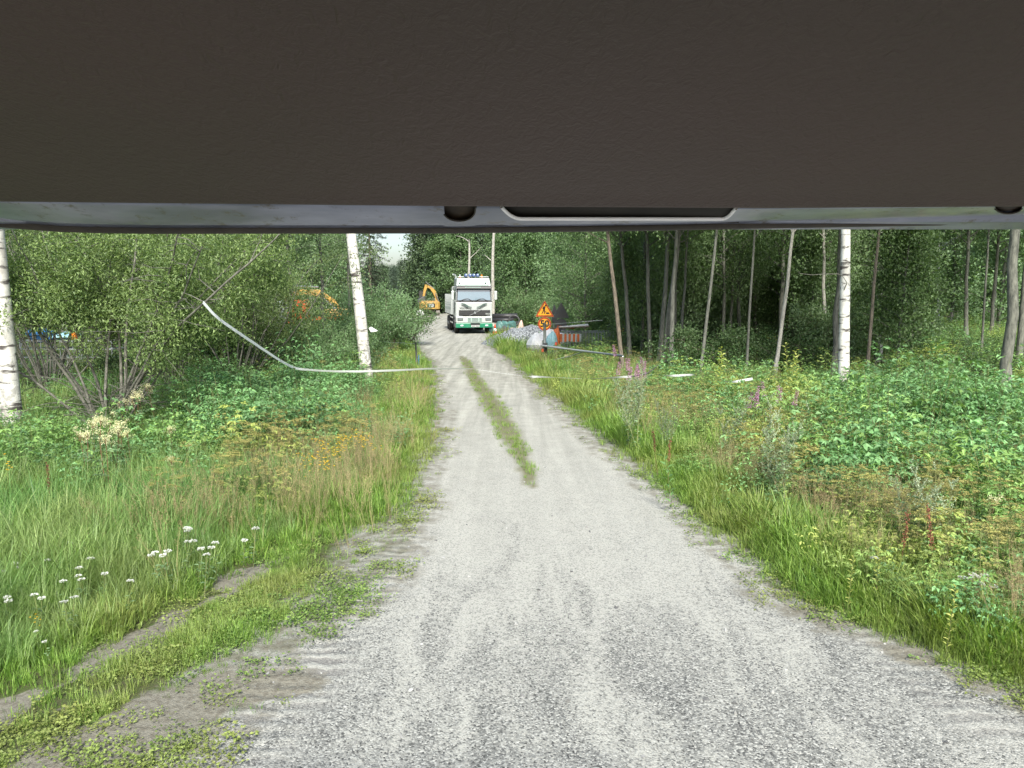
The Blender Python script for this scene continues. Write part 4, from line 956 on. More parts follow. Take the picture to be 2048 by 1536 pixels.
# ------------------------------------------------------------------ lettering
def lettering(txt, size, name, mat, parent, loc, rot, ext=.004, bold=0.0, align='CENTER'):
    cu = bpy.data.curves.new('lettering', 'FONT'); cu.body = txt; cu.size = size; cu.extrude = ext; cu.offset = bold; cu.align_x = align; cu.align_y = 'CENTER'; cu.resolution_u = 3
    ob = bpy.data.objects.new('lettering_curve', cu); me = bpy.data.meshes.new_from_object(ob); bpy.data.objects.remove(ob); bpy.data.curves.remove(cu)
    me.materials.clear(); me.materials.append(mat); o = link(name, me, parent); o.location = loc; o.rotation_euler = rot; return o
FR = (pi / 2, 0, 0)

# ------------------------------------------------------------------ the lorry
def wheel(t, x, y, r=.52, w=.3, side=-1, name='wheel', dual=False):
    g = thing(name, None, None); g.parent = t; g.location = (x, y, r)
    mb = MB(); mb.lathe([(r * .62, -w / 2), (r * .93, -w / 2), (r, -w / 2 + .04), (r, w / 2 - .04), (r * .93, w / 2), (r * .62, w / 2)], n=28, axis='x')
    o = mb.build('wheel_tyre', M['rubber'], g, True)
    mb = MB(); mb.lathe([(r * .60, -w / 2 + .02), (r * .60, w / 2 - .02)], n=24, axis='x'); mb.lathe([(.15, side * w / 2 * .5), (.12, side * w / 2 * 1.1)] if side > 0 else [(.12, side * w / 2 * 1.1), (.15, side * w / 2 * .5)], n=14, axis='x')
    mb.build('rim', M['galvanised'], g, True)
def lorry():
    p = at_y(948.5, 668, 49.5); X = p[0]; t = thing('tipper_lorry', 'white and green tipper lorry facing the camera on the gravel yard', 'lorry', (X, 49.5, tz(X, 49.5)), radians(9))
    W = 1.2
    B = lambda nm, m, f, bev=0, sm=False, **k: (lambda mb: (f(mb), mb.build(nm, M[m], t, sm, bev, **k)))(MB())[1]
    def cab(q):
        q.hexa([(-W, .06, .72), (W, .06, .72), (W, 2.15, .72), (-W, 2.15, .72)], [(-W, .0, 2.08), (W, .0, 2.08), (W, 2.2, 2.08), (-W, 2.2, 2.08)])
        q.hexa([(-W, .0, 2.083), (W, .0, 2.083), (W, 2.2, 2.083), (-W, 2.2, 2.083)], [(-W + .05, .2, 3.12), (W - .05, .2, 3.12), (W - .05, 2.2, 3.12), (-W + .05, 2.2, 3.12)])
        q.hexa([(-W + .05, .16, 3.123), (W - .05, .16, 3.123), (W - .05, 2.2, 3.123), (-W + .05, 2.2, 3.123)], [(-W + .14, .42, 3.66), (W - .14, .42, 3.66), (W - .1, 2.2, 3.66), (-W + .1, 2.2, 3.66)])
    B('cab', 'white_paint', cab, .05)
    B('windscreen_frame', 'black_plastic', lambda q: q.hexa([(-1.17, -.012, 2.08), (1.17, -.012, 2.08), (1.17, .1, 2.08), (-1.17, .1, 2.08)], [(-1.12, .175, 3.02), (1.12, .175, 3.02), (1.12, .3, 3.02), (-1.12, .3, 3.02)]), .02)
    B('windscreen', 'windscreen', lambda q: q.hexa([(-1.09, -.012, 2.2), (1.09, -.012, 2.2), (1.09, .1, 2.2), (-1.09, .1, 2.2)], [(-1.04, .145, 2.95), (1.04, .145, 2.95), (1.04, .28, 2.95), (-1.04, .28, 2.95)]))
    B('sun_shield', 'black_plastic', lambda q: q.hexa([(-1.16, -.1, 2.95), (1.16, -.1, 2.95), (1.14, .15, 2.99), (-1.14, .15, 2.99)], [(-1.16, -.04, 3.10), (1.16, -.04, 3.10), (1.14, .2, 3.14), (-1.14, .2, 3.14)]), .02)
    B('roof_sign', 'pale_green_white', lambda q: q.hexa([(-1.06, .10, 3.15), (.99, .10, 3.15), (.99, .3, 3.15), (-1.06, .3, 3.15)], [(-1.04, .24, 3.42), (.97, .24, 3.42), (.97, .4, 3.42), (-1.04, .4, 3.42)]), .03)
    B('roof_sign_strip', 'pale_green_white', lambda q: q.box(-.6, .45, -.10, -.07, 3.02, 3.06))
    gr = B('grille', 'black_plastic', lambda q: q.box(-1.0, 1.07, -.02, .1, 1.2, 1.56), .02)
    for i in range(3):
        q = MB(); q.box(-.98, 1.05, -.034, -.015, 1.27 + i * .1, 1.285 + i * .1); q.build('grille_bar', M['dark_grey'], gr)
    q = MB(); q.prism([(-.36, 1.19), (-.30, 1.19), (.50, 1.57), (.40, 1.57)], (0, -.04, 0), (1, 0, 0), (0, 0, 1), (0, -.012, 0)); q.build('diagonal_bar', M['steel'], gr)
    q = MB(); q.lathe([(.075, -.07), (.085, -.04)], (.05, 0, 1.38), 16, axis='y'); q.build('round_badge', M['steel'], gr)
    lettering('FH12', .13, 'lettering', M['white_paint'], gr, (.90, -.035, 1.3), FR, bold=.004)
    lettering('VOLVO', .16, 'lettering', M['black_print'], t, (-.68, .012, 1.67), (pi / 2 - .045, 0, 0), bold=.006)
    B('lower_panel', 'white_paint', lambda q: q.box(-1.19, 1.19, -.03, .3, .715, 1.14), .04)
    B('dark_gap', 'black_plastic', lambda q: q.box(-.75, .8, -.034, .2, 1.145, 1.185))
    lp = B('air_intake', 'pale_green_white', lambda q: q.box(-.44, .52, -.045, .1, .78, 1.06), .01)
    for i in range(3):
        for a, b in ((-.41, -.22), (-.16, .27), (.33, .5)):
            q = MB(); q.box(a, b, -.05, -.04, .82 + i * .08, .86 + i * .08); q.build('vent', M['black_plastic'], lp)
    for sx in (-1, 1):
        h = B('headlight', 'black_plastic', lambda q: q.box(min(sx * .74, sx * 1.1), max(sx * .74, sx * 1.1), -.055, .05, .86, 1.04), .02)
        q = MB(); q.box(min(sx * .77, sx * 1.07), max(sx * .77, sx * 1.07), -.065, -.05, .89, 1.01); q.build('headlight_glass', M['headlamp'], h)
        B('fog_light', 'lamp_glass', lambda q: q.box(min(sx * .72, sx * .92), max(sx * .72, sx * .92), -.13, -.02, .5, .6), .02)
        B('wing_panel_stripe', 'swoosh', lambda q: q.prism([(sx * .18, 1.70), (sx * .42, 1.735), (sx * .52, 1.79), (sx * .66, 1.87), (sx * .84, 1.95), (sx * .86, 2.02), (sx * .62, 1.98), (sx * .46, 1.88), (sx * .34, 1.80), (sx * .16, 1.76)][::(1 if sx < 0 else -1)], (0, .01, 0), (1, 0, 0), (0, -.05, 1), (0, -.018, 0)))
        wp = B('wiper', 'black_plastic', lambda q: q.tube([(sx * .5 - .45, -.05, 2.16), (sx * .5 - .1, -.035, 2.28), (sx * .5 + .1, -.03, 2.3)], .018, 5).tube([(sx * .5 + .1, -.03, 2.3), (sx * .5 + .42, -.05, 2.14)], .014, 5))
        g = thing('mirror', None, None); g.parent = t
        x0, x1 = (1.33, 1.52) if sx > 0 else (-1.5, -1.32)
        q = MB(); q.box(x0, x1, -.1, .05, 2.22, 2.80); q.build('mirror_housing', M['white_paint'], g, bevel=.04)
        q = MB(); q.tube([(sx * 1.19, .15, 2.1), (sx * 1.4, -.02, 2.32)], .025, 6).tube([(sx * 1.17, .2, 2.75), (sx * 1.4, -.02, 2.72)], .02, 6); q.build('mirror_arm', M['white_paint'], g)
    bp = B('bumper', 'green_paint', lambda q: q.hexa([(-1.22, -.1, .40), (1.22, -.1, .40), (1.22, .5, .40), (-1.22, .5, .40)], [(-1.22, -.08, .705), (1.22, -.08, .705), (1.22, .5, .705), (-1.22, .5, .705)]), .03)
    q = MB(); q.box(-.21, .34, -.125, -.10, .45, .57); q.build('number_plate', M['white_paint'], bp)
    q = MB(); [q.box(-.15 + i * .065, -.115 + i * .065, -.131, -.126, .48, .54) for i in (0, 1, 2, 4, 5, 6)]; q.build('plate_characters', M['black_print'], bp)
    q = MB(); q.box(-.25, .38, -.112, -.09, .58, .70); q.build('bumper_recess', M['black_plastic'], bp)
    # roof: bar, four spotlights, two beacons, exhaust
    B('lamp_bar', 'steel', lambda q: q.tube([(-1.05, .5, 3.7), (-1.0, .45, 3.73), (1.0, .45, 3.73), (1.05, .5, 3.7)], .02, 6))
    for x in (-.49, -.22, .03, .28):
        s = B('spot_lamp', 'dark_grey', lambda q: q.lathe([(.08, .5), (.115, .42), (.12, .33)], (x, 0, 3.83), 18, axis='y'), sm=False)
        q = MB(); q.lathe([(.105, .325), (.09, .31)], (x, 0, 3.83), 18, axis='y'); q.build('lamp_lens', M['blue_lens'], s)
        q = MB(); q.lathe([(.045, .307), (.03, .30)], (x + .02, 0, 3.86), 12, axis='y'); q.build('lens_spot', M['lamp_glass'], s)  # small pale disc set off centre in front of the lens
    for x, m_ in ((-.86, 'white_paint'), (.58, 'amber')):
        s = B('beacon', 'rust_orange', lambda q: q.lathe([(.07, 3.68), (.06, 3.74)], (x, .6, 0), 12))
        q = MB(); q.lathe([(.055, 3.742), (.06, 3.83), (.03, 3.88)], (x, .6, 0), 12); q.build('beacon_dome', M[m_], s, True)
    for x in (-.35, -.1, .17, .76, -.95):
        B('marker_lamp', 'dark_grey', lambda q: q.box(x - .025, x + .025, .38, .5, 3.55, 3.6))
    for x in (-.93, .78):
        B('horn_ring', 'swoosh', lambda q: q.lathe([(.06, .19), (.06, .13)], (x, 0, 3.31), 14, axis='y'))
    B('exhaust_pipe', 'white_paint', lambda q: q.tube([(-.95, 2.3, 1.2), (-.98, 2.3, 3.6), (-1.0, 2.28, 3.78), (-1.06, 2.2, 3.88), (-1.18, 2.1, 3.93)], .065, 10), sm=True)
    # side of the cab
    B('side_window', 'dark_glass', lambda q: q.hexa([(-1.212, .35, 2.2), (-1.19, .35, 2.2), (-1.19, 1.35, 2.2), (-1.212, 1.35, 2.2)], [(-1.178, .42, 2.92), (-1.15, .42, 2.92), (-1.15, 1.35, 2.92), (-1.178, 1.35, 2.92)]))
    dr = B('door', 'white_paint', lambda q: q.box(-1.218, -1.19, .32, 1.4, 1.05, 2.1), .01)
    q = MB(); q.box(-1.245, -1.22, 1.15, 1.3, 1.6, 1.65); q.build('handle', M['black_plastic'], dr)
    q = MB(); q.prism([(.4, 2.0), (.6, 1.8), (.8, 1.75), (1.0, 1.5), (1.3, 1.4), (1.3, 1.3), (.9, 1.42), (.7, 1.65), (.45, 1.8)], (-1.222, 0, 0), (0, 1, 0), (0, 0, 1), (-.006, 0, 0)); q.build('stripe', M['swoosh'], dr)
    B('wheel_arch', 'black_plastic', lambda q: [q.prism([(cos(a) * .66 + 1.35, sin(a) * .66 + .52) for a in np.linspace(0, pi, 14)] + [(cos(a) * .58 + 1.35, sin(a) * .58 + .52) for a in np.linspace(pi, 0, 14)], (x, 0, 0), (0, 1, 0), (0, 0, 1), (.34, 0, 0)) for x in (-1.235, .895)])
    for x in (-1.05, 1.05): wheel(t, x, 1.35, side=(-1 if x < 0 else 1))
    for y in (5.6, 6.95):
        for x in (-1.0, 1.0): wheel(t, x, y, w=.5, side=(-1 if x < 0 else 1))
    B('chassis', 'dark_grey', lambda q: q.box(-.45, .45, .5, 8.6, .55, 1.05).box(-1.1, 1.1, .8, 1.9, .45, .72).box(-1.1, -.5, 2.5, 4.2, .5, 1.1).box(.5, 1.1, 2.5, 4.2, .5, 1.1))
    B('mudguard', 'black_plastic', lambda q: q.box(-1.22, -.75, 4.95, 7.6, 1.1, 1.14).box(.75, 1.22, 4.95, 7.6, 1.1, 1.14))
    B('side_guard', 'white_paint', lambda q: q.box(-1.22, -1.19, 2.6, 4.8, .95, 1.05).box(-1.22, -1.19, 2.6, 4.8, .6, .7))
    bd = B('tipper_body', 'white_paint', lambda q: [q.box(-1.27, -1.2, 2.75, 8.9, 1.2, 2.6), q.box(1.2, 1.27, 2.75, 8.9, 1.2, 2.6), q.box(-1.2, 1.2, 2.75, 2.82, 1.2, 3.12), q.box(-1.2, 1.2, 8.8, 8.88, 1.2, 2.5), q.box(-1.2, 1.2, 2.83, 8.79, 1.2, 1.3), q.box(-1.24, -.9, 2.5, 3.3, 2.62, 3.1), q.box(-1.2, 1.2, 2.3, 2.85, 3.05, 3.12)])
    for a, b in ((1.5, 1.72), (1.8, 1.88), (1.95, 2.0)):
        q = MB(); q.box(-1.276, -1.271, 3.1, 8.4, a, b); q.build('stripe', M['pale_green'], bd)
    for i in range(6):
        q = MB(); q.box(-1.31, -1.272, 3.0 + i * 1.1, 3.08 + i * 1.1, 1.2, 2.6); q.build('rib', M['white_paint'], bd)
M['pale_green_white'] = paint('pale_green_white', (.36, .47, .43), .35, dirt=.1)
lorry()

# ------------------------------------------------------------------ excavators
def excavator(label, X, Y, rz, boom, arm, s=1.0, cab=True, mark=False, paintm='yellow_paint'):
    t = thing('excavator', label, 'excavator', (X, Y, tz(X, Y)), rz, scale=(s, s, s)); y_ = M[paintm]
    for sx in (-1, 1):
        q = MB(); q.prism([(-1.5, .1), (-1.65, .35), (-1.45, .62), (1.45, .62), (1.65, .35), (1.5, .08)], (sx * .95 - .22, 0, 0), (0, 1, 0), (0, 0, 1), (.44, 0, 0)); q.build('track', M['track'], t, bevel=.03)
    q = MB(); q.box(-.7, .7, -1.0, 1.0, .35, .6).lathe([(.5, .6), (.5, .74)], (0, 0, 0), 18); q.build('undercarriage', M['dark_grey'], t)
    q = MB(); q.prism([(-1.2, -1.3), (-1.0, -1.62), (-.5, -1.75), (.5, -1.75), (1.0, -1.62), (1.2, -1.3), (1.2, .9), (-1.2, .9)], (0, 0, .75), (1, 0, 0), (0, 1, 0), (0, 0, .85)); h = q.build('engine_housing', y_, t, bevel=.06)
    q = MB(); q.box(-1.0, 1.0, -1.5, .6, 1.61, 1.72); q.build('hood', y_, t, bevel=.04)
    q = MB(); q.box(-.3, .6, -1.79, -1.755, .98, 1.42); q.build('black_panel', M['black_print'], t)
    if mark:
        q = MB(); q.box(-.17, .44, -1.81, -1.791, 1.02, 1.36); q.build('white_panel', M['white_paint'], t)
        lettering('CAT', .27, 'lettering', M['black_print'], t, (.135, -1.82, 1.19), FR, bold=.008)
    q = MB(); q.tube([(.45, -1.0, 1.7), (.45, -1.0, 2.0), (.5, -1.05, 2.08)], .045, 8); q.build('exhaust_pipe', M['dark_grey'], t)
    q = MB(); q.tube([(-.2, -1.4, 1.7), (-.2, -1.4, 1.95), (.7, -1.4, 1.95), (.7, -1.4, 1.7)], .018, 5); q.build('handrail', M['white_paint'], t)
    if cab:
        c = MB(); c.box(-1.2, -.35, -.3, 1.35, 1.61, 1.75).box(-1.2, -.35, -.3, 1.35, 2.82, 2.9); [c.box(x, x + .07, yy, yy + .07, 1.75, 2.82) for x in (-1.2, -.42) for yy in (-.3, .45, 1.28)]; cb = c.build('cab_frame', M['black_plastic'], t)
        c = MB(); c.box(-1.17, -.38, -.27, 1.32, 1.76, 2.81); c.build('cab_glass', M['dark_glass'], cb)
    def beam(nm, pts, w, hs, mt=y_):
        q = MB(); n = len(pts)
        pts = np.array(pts, float); tg = np.gradient(pts, axis=0); tg /= np.linalg.norm(tg, axis=1)[:, None]; nn = np.stack([-tg[:, 1], tg[:, 0]], 1)
        up = pts + nn * np.array(hs)[:, None] / 2; dn = pts - nn * np.array(hs)[:, None] / 2
        for i in range(n - 1): q.prism([tuple(dn[i]), tuple(dn[i + 1]), tuple(up[i + 1]), tuple(up[i])], (.1 - w / 2, 0, 0), (0, 1, 0), (0, 0, 1), (w, 0, 0))
        return q.build(nm, mt, t)
    beam('boom', boom, .22, np.interp(np.linspace(0, 1, len(boom)), [0, .5, 1], [.3, .4, .22])); beam('stick', arm, .22, np.linspace(.36, .2, len(arm)))
    q = MB(); b0 = boom[0]; bm = boom[len(boom) // 2]
    for x in (-.25, .45): q.tube([(x, b0[0] + .3, b0[1] - .3), (x, bm[0] + .1, bm[1] - .15)], .06, 7)
    q.tube([(.1, bm[0], bm[1] + .35), (.1, arm[0][0] - .1, arm[0][1] + .35)], .06, 7); q.build('hydraulic_cylinder', M['steel'], t)
    e = arm[-1]; q = MB(); q.prism([(e[0], e[1] + .1), (e[0] + .15, e[1] - .5), (e[0] - .25, e[1] - .95), (e[0] - .8, e[1] - .8), (e[0] - .7, e[1] - .35)], (-.4, 0, 0), (0, 1, 0), (0, 0, 1), (1.0, 0, 0)); q.build('bucket', M['dark_grey'], t, bevel=.03)
    return t
M['track'] = paint('track', (.16, .15, .14), .8, .2, dirt=.5, scale=8, dcol=(.22, .19, .15))
e = at_y(859, 630, 90)
excavator('yellow digger with white panel and raised boom at the far end of the yard', e[0], 90, radians(8),
          [(.5, 1.6), (.45, 2.2), (.2, 2.8), (-.2, 3.25), (-.7, 3.5)], [(-.7, 3.6), (-.95, 2.9), (-1.1, 2.2)], mark=True)
# the boom there swings to the left of the housing: rotate its parts about the slew ring
for c in bpy.data.objects:
    if c.parent and c.parent.name == 'excavator' and c.name.split('.')[0] in ('boom', 'stick', 'hydraulic_cylinder', 'bucket'): c.rotation_euler = (0, 0, radians(-78)); c.location = (.35, 0, 0)
e = at_y(690, 640, 46)
excavator('yellow digger with lowered arm mostly hidden by willows left of the yard', e[0] + .4, 46, radians(-83),
          [(-.6, 1.5), (-1.1, 2.2), (-1.9, 2.7), (-2.9, 2.75), (-3.5, 2.6)][::1], [(-3.4, 2.75), (-3.9, 2.1), (-4.2, 1.2)], cab=False)
def red_machine():
    p = at_y(606, 640, 43); t = thing('red_trailer', 'red orange trailer frame with upright box, hidden behind the willows', 'trailer', (p[0], 43, 0))
    q = MB(); q.box(-.45, .3, -.5, .5, 1.2, 2.3); q.build('upright_box', M['red_paint'], t, bevel=.04)
    q = MB(); q.box(-.9, -.3, -.5, .5, .9, 1.6); q.build('lower_box', M['red_paint'], t, bevel=.04)
    q = MB(); q.box(-.9, 3.6, -.1, .1, 1.15, 1.32).box(-.9, 3.6, .6, .8, 1.1, 1.3); q.build('frame_beam', M['rust_orange'], t)
    for x in (.2, 2.8):
        q = MB(); q.lathe([(.3, -.12), (.45, -.1), (.45, .1), (.3, .12)], (x, -.2, .45), 18, axis='y'); q.build('wheel', M['rubber'], t, True)
red_machine()
def van():
    p = at_y(480, 700, 37); t = thing('parked_van', 'white van half hidden behind the tape willow on the left', 'van', (p[0], 37, 0), radians(65))
    q = MB(); q.prism([(-2.4, .35), (-2.45, .95), (-1.9, 1.15), (-1.3, 1.95), (-1.0, 2.25), (2.3, 2.3), (2.45, 2.1), (2.5, .4)], (0, -.95, 0), (1, 0, 0), (0, 0, 1), (0, 1.9, 0)); q.build('body', M['white_paint'], t, bevel=.08)
    q = MB(); q.prism([(-1.75, 1.2), (-1.25, 1.9), (-.6, 1.95), (-.6, 1.2)], (0, -.965, 0), (1, 0, 0), (0, 0, 1), (0, 1.93, 0)); q.build('side_window', M['dark_glass'], t)
    q = MB(); q.hexa([(-1.86, -.8, 1.19), (-1.86, .8, 1.19), (-1.8, .8, 1.16), (-1.8, -.8, 1.16)], [(-1.32, -.75, 1.95), (-1.32, .75, 1.95), (-1.25, .75, 1.93), (-1.25, -.75, 1.93)]); q.build('windscreen', M['dark_glass'], t)
    for x in (-1.6, 1.55):
        for y in (-.85, .85):
            q = MB(); q.lathe([(.2, -.1), (.33, -.1), (.33, .1), (.2, .1)], (x, y, .33), 18, axis='y'); q.build('wheel', M['rubber'], t, True)
    for y in (-.65, .65):
        q = MB(); q.box(-2.49, -2.4, y - .18, y + .18, .7, .88); q.build('headlight', M['lamp_glass'], t)
van()
def blue_stack():
    Yb = 27; p = at_y(100, 700, Yb); t = thing('storage_rack', 'grey metal rack between the stems behind the rough birch', 'rack', (p[0], Yb, 0))
    q = MB(); [q.box(x, x + .05, y, y + .05, 0, .95) for x in (-1.1, 0, 1.1, 2.2) for y in (0, .8)]; q.build('upright', M['galvanised'], t)
    for z in (.35, .65, .95):
        q = MB(); q.box(-1.12, 2.27, -.02, .87, z, z + .04); q.build('shelf', M['galvanised'], t)
    for i in range(14):
        q = MB(); q.box(-1.0 + i * .23, -.98 + i * .23, -.04, -.015, .05, .92); q.build('grid_bar', M['galvanised'], t)
    for i, (x0, x1, z1, m_, lab) in enumerate(((-1.0, -.1, 1.36, 'blue_tarp', 'crumpled bright blue tarpaulin lying on the grey rack'), (0, .9, 1.22, 'pale_blue', 'pale bundle beside the blue tarpaulin on the rack'), (1.0, 2.1, 1.28, 'dark_grey', 'dark bundle at the right end of the grey rack'))):
        q = MB(); q.blob(((x0 + x1) / 2 + p[0], Yb + .4, .98 + (z1 - .98) / 2), ((x1 - x0) / 2, .45, (z1 - .98) / 2 + .05), 18, i, .25); q.build('tarpaulin', M[m_], None, False, label=lab, cat='tarpaulin')
    q = MB(); q.box(p[0] + .85, p[0] + 1.0, Yb - .1, Yb + .05, 1.0, 1.28); q.build('warning_lamp', M['amber'], None, bevel=.02, label='small orange lamp standing on the grey rack', cat='lamp')
blue_stack()
p = at_y(420, 660, 33)
q = MB(); q.box(p[0] - .9, p[0] + 1.1, 33, 34, .15, 1.5); ct = q.build('tool_container', M['blue_tarp'], None, bevel=.05, label='blue container in the shade below the end of the white tape', cat='container')
q = MB(); q.box(p[0] - .95, p[0] + 1.15, 32.95, 34.05, 1.505, 1.56); q.build('lid', M['blue_tarp'], ct)

# ------------------------------------------------------------------ road signs
def sign_pair(label, px, Y, rz=0, back=False, ztop=None, s=1.0, name='road_sign'):
    X = (px - 1024) / 1500 * Y; t = thing(name, label, 'road sign', (X, Y, tz(X, Y)), rz); A = M['dark_grey'] if back else M['orange_sign']
    zt = ztop; h = .64 * s; w = .37 * s; zb = zt - h
    q = MB(); q.tube([(0, 0, -.2), (0, 0, zt - .15)], .028, 10); q.build('pole', M['galvanised'], t, True)
    tri = lambda k, dz=0: [(-w * k, zb + (1 - k) * h * .35 + dz), (w * k, zb + (1 - k) * h * .35 + dz), (0, zb + (1 - k) * h * .35 + h * k + dz)]
    def rounded(pts, r=.035):
        o = []; n = len(pts)
        for i in range(n):
            a, b, c = map(np.array, (pts[i - 1], pts[i], pts[(i + 1) % n])); u = (a - b) / np.linalg.norm(a - b); v = (c - b) / np.linalg.norm(c - b)
            for k in np.linspace(0, 1, 5): o.append(tuple(b + u * r * 1.6 * (1 - k) ** 2 + v * r * 1.6 * k ** 2))
        return o
    AX = ((1, 0, 0), (0, 0, 1))
    q = MB(); q.prism(rounded(tri(1)), (0, -.035, 0), *AX, (0, -.02, 0)); tp = q.build('triangle_plate', M['dark_grey'] if back else M['orange_rim'], t)
    rc = .265 * s; zc = zb - rc - .02
    circ = lambda r, n=32: [(r * cos(a), zc + r * sin(a)) for a in np.linspace(0, 2 * pi, n, endpoint=False)]
    q = MB(); q.prism(circ(rc), (0, -.035, 0), *AX, (0, -.02, 0)); cp = q.build('round_plate', M['dark_grey'] if back else M['orange_rim'], t)
    if back: return t
    q = MB(); q.prism(rounded(tri(.93), .028), (0, -.057, 0), *AX, (0, -.002, 0)); q.build('red_border', M['red_sign'], tp)
    q = MB(); q.prism(rounded(tri(.76), .015), (0, -.061, 0), *AX, (0, -.002, 0)); q.build('orange_field', M['orange_sign'], tp)
    q = MB(); q.prism(circ(rc * .95), (0, -.057, 0), *AX, (0, -.002, 0)); q.build('red_border', M['red_sign'], cp)
    q = MB(); q.prism(circ(rc * .76), (0, -.061, 0), *AX, (0, -.002, 0)); q.build('orange_field', M['orange_sign'], cp)
    lettering('50', .36 * s, 'lettering', M['black_print'], cp, (0, -.066, zc), FR, ext=.002, bold=.012 * s)
    # digging worker and heap
    q = MB(); z0 = zb + .085 * s; k = s * .0205; o = (0, -.065, 0); d = (0, -.002, 0)
    def pl(pts): q.prism([((a - 10) * k, z0 + b * k) for a, b in pts], o, *AX, d)
    hd = [(12.0 + 1.7 * cos(a), 17.6 + 1.7 * sin(a)) for a in np.linspace(0, 2 * pi, 14, endpoint=False)]; pl(hd)
    pl([(7.6, 8.6), (10.2, 8.8), (11.4, 14.2), (11.2, 15.6), (9.6, 16.2), (7.4, 15.4), (6.6, 12.6)])          # trunk bent forward
    pl([(6.9, 9.2), (8.6, 9.0), (7.4, 5.2), (5.0, 1.0), (3.4, 1.0), (5.6, 5.4)])                            # rear leg
    pl([(8.4, 9.0), (10.2, 8.8), (10.6, 5.0), (10.3, 1.0), (8.7, 1.0), (8.9, 5.0)])                         # front leg
    pl([(7.6, 15.2), (8.6, 14.4), (6.8, 12.4), (6.9, 11.0), (5.9, 11.0), (5.6, 12.6)])                      # arm
    pl([(5.6, 11.6), (6.1, 12.4), (14.2, 3.6), (13.5, 3.0)])                                                # shovel shaft
    pl([(12.4, 1.0), (13.4, 3.2), (14.8, 3.4), (15.6, 4.6), (17.2, 4.4), (18.0, 3.0), (19.0, 2.6), (19.6, 1.0)])   # heap
    q.build('worker_picture', M['black_print'], tp)
    return t
M['orange_rim'] = paint('orange_rim', (.62, .13, .012), .5, dirt=.05)
Ys = 30.0
sign_pair('orange roadworks triangle above round 50 sign, beside the gate post', 1089, Ys, 0, False, HC - (596 - 585) / 1500 * Ys, 1.0)
sign_pair('dark back of a sign pair on a grey pole behind the orange signs', 1121, 35, radians(20), True, HC - (597 - 585) / 1500 * 35, 1.15)
sign_pair('orange roadworks signs half hidden behind alder trunks', 1250, 40, radians(-25), False, HC - (632 - 585) / 1500 * 40, .85)
sign_pair('round reddish sign back close behind the orange triangle', 1107, 38, radians(50), True, HC - (603 - 585) / 1500 * 38, .8)

# ------------------------------------------------------------------ swing gate
def gate():
    X, Y = on_ground(1089, 724); t = thing('swing_gate', 'opened grey tube barrier arm on black footed post right of the track', 'gate', (X, Y, tz(X, Y)))
    q = MB(); q.tube([(0, 0, 0), (0, 0, HC - (640 - 585) / 1500 * Y)], .055, 12); q.build('post', M['galvanised'], t, True)
    q = MB(); q.tube([(.03, .02, 0), (.03, .02, .82)], .085, 12); q.build('post_sleeve', M['black_plastic'], t, True)
    q = MB(); q.tube([(-.06, -.02, 0), (-.06, -.02, .95)], .03, 8); q.build('side_post', M['galvanised'], t, True)
    e = np.array(at_y(1246, 712, 24.2)) - [X, Y, tz(X, Y)]; b = np.array([-.12, -.05, .74])
    q = MB(); q.tube([b, b * .5 + e * .5 + [0, 0, -.01], e], .038, 10); q.build('barrier_arm', M['galvanised'], t, True)
    q = MB(); q.tube([(.05, -.05, .1), b * .6 + e * .4 - [0, 0, .25], b * .42 + e * .58], .022, 8); q.build('arm_brace', M['galvanised'], t, True)
    u = np.array(at_y(1205, 636, 30.5)) - [X, Y, 0]; q = MB(); q.tube([(0, 0, 1.55), u], .011, 6); q.build('stay_rod', M['galvanised'], t, True)
    q = MB(); q.box(-.12, -.03, -.14, -.07, .5, .62); q.build('red_reflector', M['red_paint'], t)
    q = MB(); q.box(-.05, .1, -.1, .1, .66, .84); q.build('hinge', M['black_plastic'], t, bevel=.01)
gate()
def post_left():
    X, Y = on_ground(834, 737); t = thing('fence_post', 'thin dark wire fence post at the left corner of the yard entrance', 'post', (X, Y, tz(X, Y)))
    q = MB(); q.tube([(0, 0, 0), (-.03, 0, .95)], .03, 8); q.build('post', M['dark_grey'], t, True)
    q = MB(); q.tube([(.06, 0, 0), (.07, 0, .5)], .015, 6); q.build('blue_stake', M['blue_tarp'], t)
    q = MB(); q.tube([(-.03, 0, .9), (-1.2, 1.4, .86), (-2.6, 3, .9)], .006, 4); q.build('wire', M['steel'], t)
post_left()

